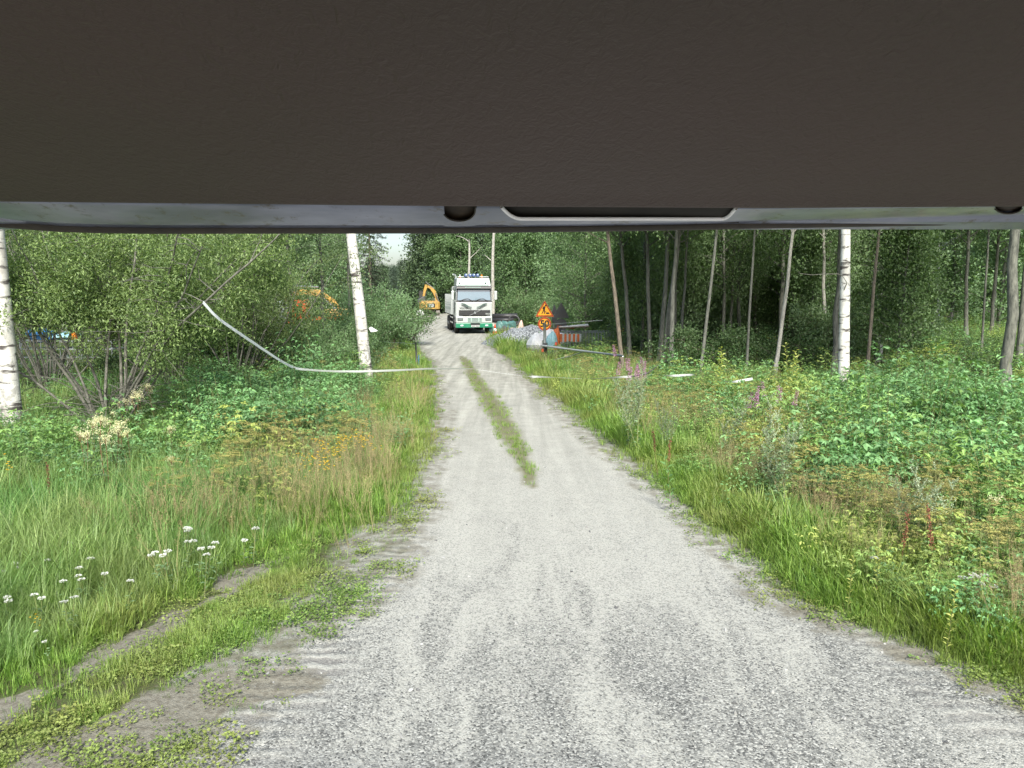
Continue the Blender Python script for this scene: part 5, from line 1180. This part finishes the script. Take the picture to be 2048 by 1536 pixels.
# ------------------------------------------------------------------ heap and clutter on the right of the yard
def heap():
    cx, cy = 1.05, 39.5; n = 96; th = np.linspace(0, 2 * pi, n + 1)[:-1]; rr = np.linspace(0, 1, 40); v = []
    for r in rr:
        for a in th:
            Rr = (2.35 + .3 * sin(a * 2 + 1) + .2 * sin(5 * a)) * (1.05 if cos(a) < 0 else .9)
            x = cx + r * Rr * cos(a); y = cy + r * Rr * sin(a) * .9
            h = 1.3 * max(0, 1 - r * 1.02) ** .9 * (1 - .12 * exp_(r)) + .5 * sin(pi * r) * (fbm(x, y, .9) - .45)
            v.append((x, y, terrain(x, y) + h + R.normal(0, .012) * (r < .97) - .03 * (r > .97)))
    f = [(i * n + j, (i + 1) * n + j, (i + 1) * n + (j + 1) % n, i * n + (j + 1) % n) for i in range(39) for j in range(n)]
    m, t, b, o = nodes('heap_gravel'); tc = N(t, 'ShaderNodeTexCoord'); vo = N(t, 'ShaderNodeTexVoronoi'); vo.inputs['Scale'].default_value = 24; t.links.new(tc.outputs['Object'], vo.inputs['Vector'])
    sp = N(t, 'ShaderNodeSeparateColor'); t.links.new(vo.outputs['Color'], sp.inputs[0])
    t.links.new(ramp(t, sp.outputs[0], [(0, (.05, .056, .063)), (.5, (.17, .185, .20)), (1, (.37, .39, .41))]), b.inputs['Base Color']); b.inputs['Roughness'].default_value = .95
    bp = N(t, 'ShaderNodeBump'); bp.inputs['Strength'].default_value = 1; bp.inputs['Distance'].default_value = .03; bp.invert = True; t.links.new(vo.outputs['Distance'], bp.inputs['Height']); t.links.new(bp.outputs[0], b.inputs['Normal'])
    mb = MB(); mb.add(v, f); mb.build('gravel_heap', m, None, False, label='grey crushed stone heap beside the track behind the signs', kind='stuff')
def exp_(r): return math.exp(-(r / .25) ** 2)
heap()
def bag(label, px, Y, w, h, mt, seed, name='bulk_bag', tz0=0):
    X = (px - 1024) / 1500 * Y; mb = MB(); mb.blob((X, Y, tz(X, Y) + h * .45 + tz0), (w / 2, w / 2, h * .56), 20, seed, .14, flat=True)
    return mb.build(name, M[mt], None, False, label=label, cat='bag')
bag('bulging white sack left of the sign pole, at the foot of the stone heap', 1078, 33.0, 1.15, 1.05, 'white_bag', 1)
bag('white sack seen between sign pole and gate post', 1098, 33.8, 1.0, 1.2, 'white_bag', 2)
bag('pale turquoise sack right of the gate post', 1104, 31.8, .5, 1.15, 'pale_blue', 3)
bag('white sack behind the traffic cone', 1118, 34.2, .9, 1.05, 'white_bag', 4)
bag('orange plastic sack above the traffic cone', 1113, 32.4, .35, 1.25, 'rust_orange', 9)
def cone(label, px, Y, s=1.0):
    X = (px - 1024) / 1500 * Y; t = thing('traffic_cone', label, 'cone', (X, Y, tz(X, Y)), scale=(s, s, s))
    q = MB(); q.box(-.2, .2, -.2, .2, 0, .04); q.build('base', M['red_paint'], t); q = MB(); q.lathe([(.16, .04), (.115, .28)], n=16); q.build('cone', M['red_paint'], t, True)
    q = MB(); q.lathe([(.117, .28), (.08, .46)], n=16); q.build('white_band', M['tape'], t, True); q = MB(); q.lathe([(.08, .46), (.03, .72)], n=16); q.build('cone_tip', M['red_paint'], t, True)
cone('red traffic cone in front of the stacked barriers', 1112, 31.2, 1.1)
cone('orange cone beside the front wheel of the lorry', 990, 47.2, 1.0)
def mesh_barrier(label, px, Y, rz, w=2.0, h=1.1, board=False):
    X = (px - 1024) / 1500 * Y; t = thing('crowd_barrier', label, 'barrier', (X, Y, tz(X, Y)), rz)
    q = MB(); q.tube([(-w / 2, 0, .08), (-w / 2, 0, h), (w / 2, 0, h), (w / 2, 0, .08), (-w / 2, 0, .08)], .02, 7); q.build('frame', M['galvanised'], t, True)
    for i in range(13):
        q = MB(); x = -w / 2 + w * (i + 1) / 14; q.tube([(x, 0, .08), (x, 0, h)], .009, 5); q.build('bar', M['galvanised'], t)
    for x in (-w / 2 + .3, w / 2 - .3):
        q = MB(); q.tube([(x, -.25, 0), (x, 0, .08), (x, .25, 0)], .016, 6); q.build('foot', M['galvanised'], t)
    if board:
        b = MB(); b.box(-w / 2 + .03, -w / 2 + 1.0, -.05, -.03, h - .42, h - .06); bo = b.build('board', M['white_paint'], t)
        for i in range(5):
            q = MB(); x = -w / 2 + .05 + i * .19; q.prism([(x, h - .41), (x + .1, h - .41), (x + .1, h - .07), (x, h - .07)], (0, -.052, 0), (1, 0, 0), (0, 0, 1), (0, -.003, 0)); q.build('orange_stripe', M['rust_orange'], bo)
mesh_barrier('front barrier with orange and white striped board, right of the signs', 1160, 33.0, radians(6), 1.9, 1.12, True)
for i, (px, Y, rz, lab) in enumerate(((1172, 33.5, 4, 'second mesh barrier, right behind the striped board'), (1176, 34.0, 10, 'third mesh barrier leaning in the stack by the shrubs'), (1166, 34.5, 2, 'rearmost mesh barrier of the stack beside the white sacks'), (1184, 33.2, 14, 'mesh barrier at the right end of the stack, in the weeds'))):
    mesh_barrier(lab, px, Y, radians(rz))
def rod(name, label, a, b, r, mt, cat='pipe'):
    q = MB(); q.tube([a, b], r, 9); q.build(name, M[mt], None, True, label=label, cat=cat)
rod('pipe', 'white pipe lying on top of the stacked barriers', at_y(1118, 655, 33.2), at_y(1176, 650, 33.6), .05, 'white_bag')
rod('pipe', 'thin brown pole resting on the barriers behind the gate post', at_y(1100, 657, 32.8), at_y(1178, 653, 33.4), .03, 'wood')
rod('pipe', 'short orange pipe across the barriers beside the sign pole', at_y(1115, 653, 33.3), at_y(1148, 656, 33.6), .04, 'rust_orange')
rod('plank', 'yellow plank low behind the gate arm', at_y(1094, 700, 30.6), at_y(1122, 697, 31.0), .035, 'yellow_paint', 'plank')
rod('pipe', 'pale grey pipe lying low behind the gate arm', at_y(1096, 694, 30.8), at_y(1122, 693, 31.2), .03, 'galvanised')
# black pipes right of the lorry
for i, (a, b, r, lab) in enumerate((((984, 633), (1034, 632), .2, 'upper long black pipe right of the lorry'), ((984, 641), (1026, 640), .16, 'lower black pipe under the long one'), ((1000, 648), (1036, 645), .1, 'thin dark pipe on the ground in front of the black ones'))):
    rod('drain_pipe', lab, at_y(*a, 55 - i), at_y(*b, 55.5 - i), r, 'black_plastic')
p = at_y(1028, 641, 52.5); th = np.linspace(0, 2 * pi, 25)
q = MB(); q.tube([(p[0] + .36 * cos(a), p[1], p[2] + .36 * sin(a)) for a in th], .055, 8, cap=False); q.build('hose_coil', M['dark_grey'], None, True, label='dark ring of coiled hose at the end of the black pipes', cat='coil')
for i, (px, py, Y, w, h, m_, lab) in enumerate(((1000, 660, 50, 1.3, .55, 'teal_tarp', 'teal tarpaulin heap right of the lorry wheel'), (1017, 657, 51, 1.1, .6, 'teal_tarp', 'second teal tarpaulin heap nearer the stone heap'), (1010, 666, 49, .7, .32, 'dark_grey', 'dark crumpled sheet in front of the teal tarpaulins'))):
    X = (px - 1024) / 1500 * Y; q = MB(); q.blob((X, Y, .2), (w / 2, .5, h), 18, 20 + i, .3); q.build('tarpaulin', M[m_], None, label=lab, cat='tarpaulin')
for i, (px, Y, w, h, lab) in enumerate(((1024, 49.2, .7, .4, 'pinkish sack lying against the stone heap'), (1016, 47.8, .55, .3, 'small pinkish sack on the grass near the lorry'), (1042, 47.5, .4, .9, 'pale sack by the dark ring behind the stone heap'))):
    bag(lab, px, Y, w, h, 'pink_bag', 30 + i)
p = at_y(841, 631, 86); bag('white bag on the ground left of the far digger', 841, 84, .85, .75, 'white_bag', 44)

# ------------------------------------------------------------------ white barrier tape
def tape():
    pts = [(406, 604, 12.6, .0), (430, 632, 12.9, .0), (470, 661, 13.6, .1), (515, 691, 14.8, .1), (560, 721, 16.2, .0), (590, 737, 17.3, .2), (620, 740, 17.4, .5), (660, 742.5, 17.4, .6), (720, 743, 17.5, .4), (800, 740.5, 17.5, .6), (850, 737.5, 17.5, .7), (900, 737, 17.5, .8), (936, 737.5, 17.5, 1.0), (948, 738, 17.5, 1.465), (1000, 746, 17.2, 1.465), (1055, 753, 17.0, 1.465), (1066, 753.5, 17.0, .4), (1090, 754, 16.9, .9), (1115, 755, 16.9, 1.5), (1160, 757.5, 16.9, 1.5), (1200, 757, 16.8, 1.2), (1230, 755, 16.8, .8), (1262, 753, 16.7, .3), (1268, 752.5, 16.7, 1.4), (1310, 748, 16.7, 1.5), (1330, 751, 16.6, 1.0), (1350, 751.5, 16.6, .4), (1384, 749.5, 16.6, .5), (1392, 750, 16.6, 1.4), (1415, 751, 16.5, 1.4), (1440, 759, 16.5, 1.3), (1458, 765.5, 16.5, .9), (1480, 762, 16.4, .1), (1505, 757.5, 16.4, .3)]
    P = np.array([at_y(a, b, c) for a, b, c, d in pts]); th = np.array([q[3] for q in pts])
    tt = np.arange(len(pts)); u = np.linspace(0, len(pts) - 1, 170); Q = np.stack([np.interp(u, tt, P[:, k]) for k in range(3)], 1); th = np.interp(u, tt, th)
    for _ in range(3): Q[1:-1] = (Q[:-2] + 2 * Q[1:-1] + Q[2:]) / 4
    Q[:, 2] += R.normal(0, .0015, len(Q)); hw = .028; tg = np.gradient(Q, axis=0); tg /= np.linalg.norm(tg, axis=1)[:, None]
    upv = np.array([0, 0, 1.]) - tg * tg[:, 2:3]; upv /= np.linalg.norm(upv, axis=1)[:, None]; fw = np.cross(tg, upv)
    d = upv * np.cos(th)[:, None] + fw * np.sin(th)[:, None]; n = len(Q); nn = np.cross(tg, d) * .0012
    v = np.concatenate([Q - d * hw, Q + nn, Q + d * hw]); i = np.arange(n - 1)
    f = np.concatenate([np.stack([i, i + 1, i + n + 1, i + n], 1), np.stack([i + n, i + n + 1, i + 2 * n + 1, i + 2 * n], 1)])
    mb = MB(); mb.add(v, f); mb.build('barrier_tape', M['tape'], None, True, label='long slack white tape strung from the left willow across the track into the weeds', cat='tape')
tape()
q = MB(); q.tube([at_y(1262, 753, 16.66), at_y(1280, 750, 16.66), at_y(1294, 747, 16.66), at_y(1306, 739, 16.66), at_y(1317, 729, 16.66)], [.012, .016, .016, .012, .005], 6)
q.build('dark_twig', M['black_plastic'], None, label='black twig sticking up from the white tape right of the track', cat='twig')
Xb = at_y(470, 700, 16.6)
t = thing('willow_bough', 'long bare grey willow bough leaning right, to which the white tape is tied', 'branch', (at_y(232, 862, 14.9)[0], 14.9, 0)); O_ = np.array(t.location)
q = MB(); q.tube([np.array(at_y(*a)) - O_ for a in ((232, 862, 14.9), (262, 790, 14.6), (310, 712, 14.0), (362, 648, 13.2))] + [np.array(at_y(*a, 12.7)) - O_ for a in ((415, 600), (455, 562), (500, 525), (548, 480), (575, 450), (600, 400))], np.linspace(.03, .006, 10), 7); q.build('main_limb', M['twig'], t, True)
for pl_ in (((455, 562), (478, 540), (490, 510)), ((430, 585), (400, 560), (395, 530)), ((500, 525), (520, 480), (530, 450)), ((408, 604), (380, 590), (365, 585)), ((415, 600), (440, 598), (450, 590))):
    q = MB(); q.tube([np.array(at_y(*a, 12.7)) - O_ for a in pl_], np.linspace(.01, .003, 3), 5); q.build('branch', M['twig'], t, True)

# ------------------------------------------------------------------ plants that stand out singly
def copy_plant(meshes, name, label, cat, X, Y, s, group, lean=0):
    t = thing(name, label, cat, (X, Y, tz(X, Y)), rot=(R.normal(0, .05), lean + R.normal(0, .06), R.uniform(0, 6.28)), group=group, scale=(s, s, s))
    for nm, me in meshes: link(nm, me, t, kind='stuff' if nm in ('seed_spike', 'petals', 'flower_head', 'blossom', 'plumes') else None)
    return t
def px_plant(meshes, name, label, cat, px, py, h, s=1.0, group=None, lean=0):
    """px, py: where the top of a plant h metres tall shows in the photo"""
    X, Y = on_ground(px, py, h * s - .05); return copy_plant(meshes, name, label, cat, X, Y, s, group, lean)
def m_fern():
    a_ = MB(); st = MB()
    for i in range(9):
        a = i * 2 * pi / 9 + R.normal(0, .2); L_ = R.uniform(.5, .75); tl = R.uniform(.9, 1.3); pts = []
        for u in np.linspace(0, 1, 14): pts.append((cos(a) * L_ * .75 * u ** 1.3, sin(a) * L_ * .75 * u ** 1.3, L_ * (1.15 * u - .45 * u ** 2.6) * tl * .8))
        pts = np.array(pts); st.tube(pts, np.linspace(.004, .001, 14), 3, 0, False); tg = np.gradient(pts, axis=0)
        for sgn in (-1, 1):
            u = np.linspace(.15, .98, 26); b = np.stack([np.interp(u, np.linspace(0, 1, 14), pts[:, k]) for k in range(3)], 1); sd = np.array([-sin(a), cos(a), 0]) * sgn
            d = sd[None] + .35 * np.stack([np.interp(u, np.linspace(0, 1, 14), tg[:, k]) for k in range(3)], 1) / .05; d[:, 2] -= .1
            a_.leaves(b, d, .17 * np.sin(pi * np.clip(u * .85 + .12, 0, 1)), .028, R.uniform(.3, .8), fold=.1, droop=.12, full=True)
    return [('fronds', a_.mesh('fern_fronds', [M['fern']])), ('stalks', st.mesh('fern_stalks', [M['stalk']]))]
FERN = m_fern()
for px, py, s, lab in ((448, 892, .8, 'fresh green fern among the raspberry leaves left of the track'), (400, 905, .7, 'small fern left of the larger one on the left bank'), (1818, 775, 1.1, 'tall upright fern right of the clean white birch'), (1778, 788, 1.0, 'fern between the white birch and the tallest fern'), (1745, 800, .8, 'low fern nearest the foot of the clean white birch')):
    px_plant(FERN, 'fern', lab, 'fern', px, py, .75, s)
def m_fireweed():
    st = MB(); lf = MB(); fl = MB(); h = 1.25; p, _ = wander((0, 0, 0), (0.05, 0, 1), h, 6, .03); st.tube(p, np.linspace(.006, .002, 7), 4, 0, False)
    u = np.linspace(.1, .72, 46); b = np.stack([np.interp(u, np.linspace(0, 1, 7), p[:, k]) for k in range(3)], 1); a = np.arange(46) * 2.4
    lf.leaves(b, np.stack([np.cos(a), np.sin(a), a * 0 + .35], 1), .13, .022, droop=.3, full=True)
    u = np.linspace(.74, 1, 40); b = np.stack([np.interp(u, np.linspace(0, 1, 7), p[:, k]) for k in range(3)], 1); a = np.arange(40) * 2.4
    d = np.stack([np.cos(a), np.sin(a), a * 0 + .1], 1); k = (1.08 - u)[:, None] * .13
    for r in range(2): fl.leaves(b + d * k * (.5 + .5 * r), d + R.normal(0, .5, d.shape), .03, .022)
    return [('stem', st.mesh('fireweed_stem', [M['brownstalk']])), ('leaves', lf.mesh('fireweed_leaves', [M['mugleaf']])), ('blossom', fl.mesh('fireweed_blossom', [M['petal_pink']]))]
FW = m_fireweed()
for px, py, s, lab in ((1243, 682, 1.05, 'tallest pink fireweed, before the slim reddish alder'), (1252, 712, .95, None), (1268, 710, .95, None), (1281, 716, .95, None), (1293, 709, .95, None), (1262, 722, .95, None), (1300, 722, .95, None), (1232, 722, .95, None), (1290, 728, .95, None), (1244, 730, .95, None), (1275, 726, .95, None)):
    px_plant(FW, 'fireweed', lab or 'pink fireweed in the clump right of the gate arm', 'wildflower', px, py, 1.25, s, None if lab else 'fireweed clump by the gate arm')
for px, py in ((1500, 768), (1512, 778), (1540, 760), (1551, 772), (1570, 768), (1578, 776), (1488, 780)):
    px_plant(FW, 'fireweed', 'fading pink fireweed among the weeds left of the clean white birch', 'wildflower', px, py - 6, 1.25, .88, 'fireweed left of the white birch')
for px, py in ((1620, 815), (1640, 800), (1600, 800), (1660, 812), (1725, 820)):
    q_ = [x for x in FW if x[0] != 'blossom']; px_plant(q_, 'fireweed', 'leafy fireweed not in flower before the clean white birch', 'weed', px, py, 1.0, .75, 'flowerless fireweed')
def m_mugwort():
    st = MB(); sv = MB(); lf = MB()
    for k in range(3):
        a0 = k * 2.1; p, _ = wander((.02 * k, 0, 0), (cos(a0) * .22, sin(a0) * .22, 1), 1.35 * R.uniform(.8, 1), 8, .03); st.tube(p, np.linspace(.006, .002, 9), 4, 0, False)
        for i in range(24):
            u = R.uniform(.3, 1); b = np.array([np.interp(u, np.linspace(0, 1, 9), p[:, j]) for j in range(3)]); a = i * 2.4; q, _ = wander(b, (cos(a) * .6, sin(a) * .6, 1), .34 * (1.12 - u) + .05, 4, .08)
            st.tube(q, [.002, .0018, .0015, .0012, .001], 3, 0, False); m = 30; w_ = R.random(m) * 4; i0 = np.minimum(w_.astype(int), 3); bb = q[i0] + (q[i0 + 1] - q[i0]) * (w_ - i0)[:, None]
            sv.leaves(bb, R.normal(0, 1, (m, 3)) + [0, 0, .6], .02, .009, droop=0)
        u = np.linspace(.08, .8, 26); b = np.stack([np.interp(u, np.linspace(0, 1, 9), p[:, j]) for j in range(3)], 1); a = np.arange(26) * 2.4 + k
        lf.leaves(b, np.stack([np.cos(a), np.sin(a), a * 0 + .2], 1), .09, .03, full=True)
    return [('stems', st.mesh('mugwort_stems', [M['stalk']])), ('plumes', sv.mesh('mugwort_plumes', [M['silver']])), ('leaves', lf.mesh('mugwort_leaves', [M['mugleaf']]))]
MUG = [m_mugwort() for _ in range(2)]
for i, (px, py, s, lean, lab) in enumerate(((1278, 745, 1.15, -.3, 'large silvery mugwort leaning left, under the white tape'), (1262, 762, 1.0, -.25, 'silvery mugwort at the left of the leaning group'), (1468, 790, .95, 0, 'slender silvery mugwort in the middle of the right bank'), (1340, 800, .8, 0, 'small mugwort right of the leaning silvery group'), (1538, 800, 1.1, -.15, 'tall mugwort with pale plumes left below the white birch'), (1845, 930, .8, 0, 'left mugwort of the two on the near right bank'), (1884, 920, .9, 0, 'right mugwort of the two on the near right bank'), (1556, 845, .95, 0, 'mugwort right beside the tall pale plumed one'))):
    px_plant(MUG[i % 2], 'mugwort', lab, 'weed', px, py, 1.25, s, lean=lean)
def m_umbelflower(mat, h, nh, hr, leafL=.05):
    st = MB(); fl = MB(); lf = MB()
    for k in range(nh):
        a0 = R.uniform(0, 6.28); top = np.array([cos(a0) * .05, sin(a0) * .05, h * R.uniform(.8, 1)]); st.tube([(0, 0, 0), top * [.5, .5, .5], top], [.003, .0025, .002], 3, 0, False)
        m = 44; th = R.uniform(0, 6.28, m); r = hr * np.sqrt(R.random(m)); q = top + np.stack([np.cos(th) * r, np.sin(th) * r, -.15 * r + R.normal(0, .003, m)], 1)
        fl.leaves(q, np.stack([np.cos(th), np.sin(th), R.uniform(-.1, .4, m)], 1), .016, .014, droop=0)
        u = R.uniform(.05, .8, 12); lf.leaves(top * u[:, None], np.stack([R.normal(0, 1, 12), R.normal(0, 1, 12), u * 0 + .4], 1), leafL, .014, full=True)
    return [('stems', st.mesh('flower_stems', [M['stalk']])), ('flower_head', fl.mesh('flower_heads', [mat])), ('leaves', lf.mesh('flower_leaves', [M['mugleaf']]))]
YAR = [m_umbelflower(M['petal_white'], .42, n, .020) for n in (1, 2, 1)]
yl = [(275, 989), (366, 1028), (382, 1030), (482, 1052), (363, 1057), (345, 1068), (321, 1075), (332, 1071), (390, 1068), (403, 1087), (502, 1038), (428, 1061), (408, 1068), (171, 1093), (153, 1109), (83, 1095), (35, 1101), (18, 1101), (199, 1117), (167, 1127), (252, 1135), (125, 1136), (75, 1161), (22, 1161), (6, 1157), (136, 1173), (138, 1059), (3, 1110)]
for i, (px, py) in enumerate(yl):
    left = px < 300; px_plant(YAR[i % 3], 'yarrow', 'white yarrow flower rising from the tall grass at the left edge' if left else 'white yarrow in the loose row between tall grass and tan grass', 'wildflower', px, py, .42, 1.0 if left else 1.15, 'yarrow at the left edge' if left else 'yarrow row on the left bank')
for px, py, lab in ((82, 1233, 'low white yarrow next to the small yellow flowers, lower left'), (97, 1255, 'lowest white yarrow, beside the wheel rut at left'), (1763, 1104, 'lone white yarrow on the right bank'), (1988, 1122, 'single yarrow right above the white trio at the right edge')):
    px_plant(YAR[0], 'yarrow', lab, 'wildflower', px, py, .42, .6 if px < 100 else 1.2)
for px, py in ((1948, 1136), (1962, 1134), (1978, 1138), (1955, 1146)):
    px_plant(YAR[1], 'yarrow', 'white yarrow in the tight group at the right edge', 'wildflower', px, py, .42, 1.2, 'yarrow group at the right edge')
def m_cream():
    st = MB(); fl = MB(); lf = MB(); h = 1.1
    for k in range(2):
        p, _ = wander((0, 0, 0), (R.normal(0, .1), R.normal(0, .1), 1), h, 6, .03); st.tube(p, np.linspace(.006, .003, 7), 4, 0, False); top = p[-1]
        for i in range(9):
            c = top + R.normal(0, .055, 3) * [1, 1, .9]; m = 14; fl.leaves(c + R.normal(0, .02, (m, 3)), R.normal(0, 1, (m, 3)), .018, .014, droop=0); st.tube([top - [0, 0, .1], c], .0015, 3, 0, False)
        for i in range(8):
            b = p[1 + i // 2]; a = i * 2.4; d = np.array([cos(a), sin(a), .3]); m = 7; u = np.linspace(.3, 1, m); lf.leaves(b + d * .2 * u[:, None], np.stack([np.cos(a + 1.1 * (-1) ** np.arange(m)), np.sin(a + 1.1 * (-1) ** np.arange(m)), u * 0], 1), .075, .035, full=True)
    return [('stems', st.mesh('meadowsweet_stems', [M['brownstalk']])), ('blossom', fl.mesh('meadowsweet_blossom', [M['cream']])), ('leaves', lf.mesh('meadowsweet_leaves', [M['mugleaf']]))]
MS = [m_cream() for _ in range(2)]
for i, (px, py) in enumerate(((178, 838), (190, 826), (202, 834), (222, 846), (240, 844), (166, 856), (232, 836), (258, 852), (182, 860), (210, 862))):
    px_plant(MS[i % 2], 'meadowsweet', 'creamy meadowsweet in the clump below the many stemmed willow', 'wildflower', px, py, 1.1, R.uniform(.72, .9), 'meadowsweet clump below the willow')
for px, py, s, lab in ((250, 800, 1.0, 'creamy meadowsweet left of the willow stems, alone higher up'), (284, 782, 1.1, 'meadowsweet right of the willow base'), (272, 792, 1.05, 'meadowsweet close to the foot of the willow stems'), (312, 768, 1.1, 'tallest meadowsweet right of the willow stems'), (348, 902, .7, 'pale meadowsweet by the ferns on the left bank'), (1128, 706, .7, 'pale yellow flowering weed under the gate arm'), (1962, 972, .8, 'creamy meadowsweet among raspberry leaves at the right edge'), (345, 846, .8, 'faded meadowsweet between willow base and raspberry leaves')):
    px_plant(MS[0], 'meadowsweet', lab, 'wildflower', px, py, 1.1, s * .82)
def m_yellow():
    st = MB(); fl = MB()
    for k in range(7):
        a = R.uniform(0, 6.28); r = R.uniform(0, .12); tp = np.array([cos(a) * r, sin(a) * r, R.uniform(.4, .6)]); st.tube([(0, 0, 0), tp * [.6, .6, .5], tp], .0014, 3, 0, False)
        m = 9; th = np.arange(m) * 2 * pi / m; fl.leaves(np.repeat(tp[None], m, 0), np.stack([np.cos(th), np.sin(th), th * 0 + .3], 1), .017, .010, droop=0)
    return [('stems', st.mesh('hawkbit_stems', [M['stalk']])), ('petals', fl.mesh('hawkbit_petals', [M['petal_yellow']]))]
YE = [m_yellow() for _ in range(3)]
for i in range(34):
    px = R.normal(670, 48); py = R.normal(893, 17) + (660 - px) * .18
    px_plant(YE[i % 3], 'hawkbit', 'small yellow flowers in the drift between raspberry leaves and tan grass', 'wildflower', px, py, .5, R.uniform(.8, 1.1), 'yellow flower drift on the left bank')
px_plant(YE[0], 'hawkbit', 'small yellow flowers low in the grass at the lower left', 'wildflower', 73, 1227, .5, .5)
px_plant(YE[1], 'hawkbit', 'yellow flowers at the left edge above the tall grass', 'wildflower', 12, 922, .5, 1.2)
def m_sorrel():
    st = MB(); sd = MB(); h = .85; p, _ = wander((0, 0, 0), (.03, 0, 1), h, 6, .03); st.tube(p, np.linspace(.004, .002, 7), 4, 0, False)
    m = 170; u = R.uniform(.55, 1, m); b = np.stack([np.interp(u, np.linspace(0, 1, 7), p[:, k]) for k in range(3)], 1) + R.normal(0, .012, (m, 3)); sd.leaves(b, R.normal(0, 1, (m, 3)), .016, .013, droop=0)
    return [('stem', st.mesh('sorrel_stem', [M['brownstalk']])), ('seed_spike', sd.mesh('sorrel_seeds', [M['rust_seed']]))]
SOR = m_sorrel()
for px, py, s, lab in ((1319, 862, .9, 'left rusty red dock spike at the right verge'), (1337, 882, .85, 'right rusty red dock spike of the pair at the right verge'), (1812, 1008, .95, 'dark red dock spike on the near right bank'), (1880, 1000, 1.05, 'tall thin stalk with pinkish seed spike on the near right bank'), (88, 915, .9, 'reddish dock spike in the grass at the left edge')):
    px_plant(SOR, 'dock_plant', lab, 'weed', px, py, .85, s)
def m_shoot(big=1.0, yellow=False):
    st = MB(); lf = MB(); h = 1.2; p, _ = wander((0, 0, 0), (R.normal(0, .06), R.normal(0, .06), 1), h, 7, .03); st.tube(p, np.linspace(.006, .002, 8), 4, 0, False)
    n = int(34 / big); u = np.linspace(.2, 1, n); b = np.stack([np.interp(u, np.linspace(0, 1, 8), p[:, k]) for k in range(3)], 1); a = np.arange(n) * 2.4
    lf.leaves(b, np.stack([np.cos(a), np.sin(a), a * 0 + .55], 1), .095 * big, .036 * big, droop=.1, full=True)
    return [('stem', st.mesh('shoot_stem', [M['stalk']])), ('leaves', lf.mesh('shoot_leaves', [M['yellowing'] if yellow else M['shoot']]))]
SH = [m_shoot() for _ in range(3)]; SHY = [m_shoot(yellow=True) for _ in range(2)]; SHB = [m_shoot(1.9)]
for i, (px, py) in enumerate(((388, 752), (398, 738), (412, 748), (425, 736), (441, 744), (452, 752), (466, 740), (478, 746), (492, 730), (505, 744), (376, 764), (432, 760), (484, 762), (360, 772), (350, 785), (515, 768))):
    px_plant(SH[i % 3], 'willow_shoot', 'upright fresh willow shoot in the row above the raspberry leaves', 'shoot', px, py, 1.2, R.uniform(.8, .95), 'willow shoots above the left raspberry leaves')
px_plant(SH[1], 'willow_shoot', 'tallest willow shoot, rising alone above the row on the left', 'shoot', 476, 702, 1.2, 1.0)
for i, (px, py) in enumerate(((1331, 728), (1345, 716), (1322, 742), (1356, 735), (1372, 722), (1384, 736), (1340, 750), (1365, 748), (1398, 745), (1310, 756))):
    px_plant(SH[i % 3], 'willow_shoot', 'pale green willow shoot before the group of grey alder trunks', 'shoot', px, py, 1.2, R.uniform(.75, .9), 'willow shoots before the alder trunks')
for px, py, s, lab in ((1498, 730, 1.0, 'broad leaved sapling left in the dark wood opening'), (1512, 735, 1.0, 'broad leaved sapling right in the dark wood opening'), (1983, 752, 1.15, 'large leaved sapling left of the lichen grey trunk'), (1350, 980 - 60, .6, 'low broad leaved weed at the right verge')):
    px_plant(SHB[0], 'sapling', lab, 'sapling', px, py, 1.2, s)
for px, py, s, lab in ((1425, 690, 1.3, 'yellowish sapling between the slender alders, left one'), (1438, 700, 1.2, 'yellowish sapling between the slender alders, right one'), (1588, 690, 1.3, 'yellow leaved sapling right of the pale leaning stem'), (1578, 702, 1.15, 'low yellow leaved sapling at the pale leaning stem'), (1600, 712, 1.1, 'smallest yellow sapling right of the pale leaning stem'), (1760, 1090, .5, 'yellowing weed beside the lone yarrow'), (1700, 1120, .45, 'yellowing weed in the right verge grass'), (1900, 1180, .5, 'pale yellow weed in the near right verge')):
    px_plant(SHY[0], 'sapling', lab, 'sapling' if s > .6 else 'weed', px, py, 1.2, s)
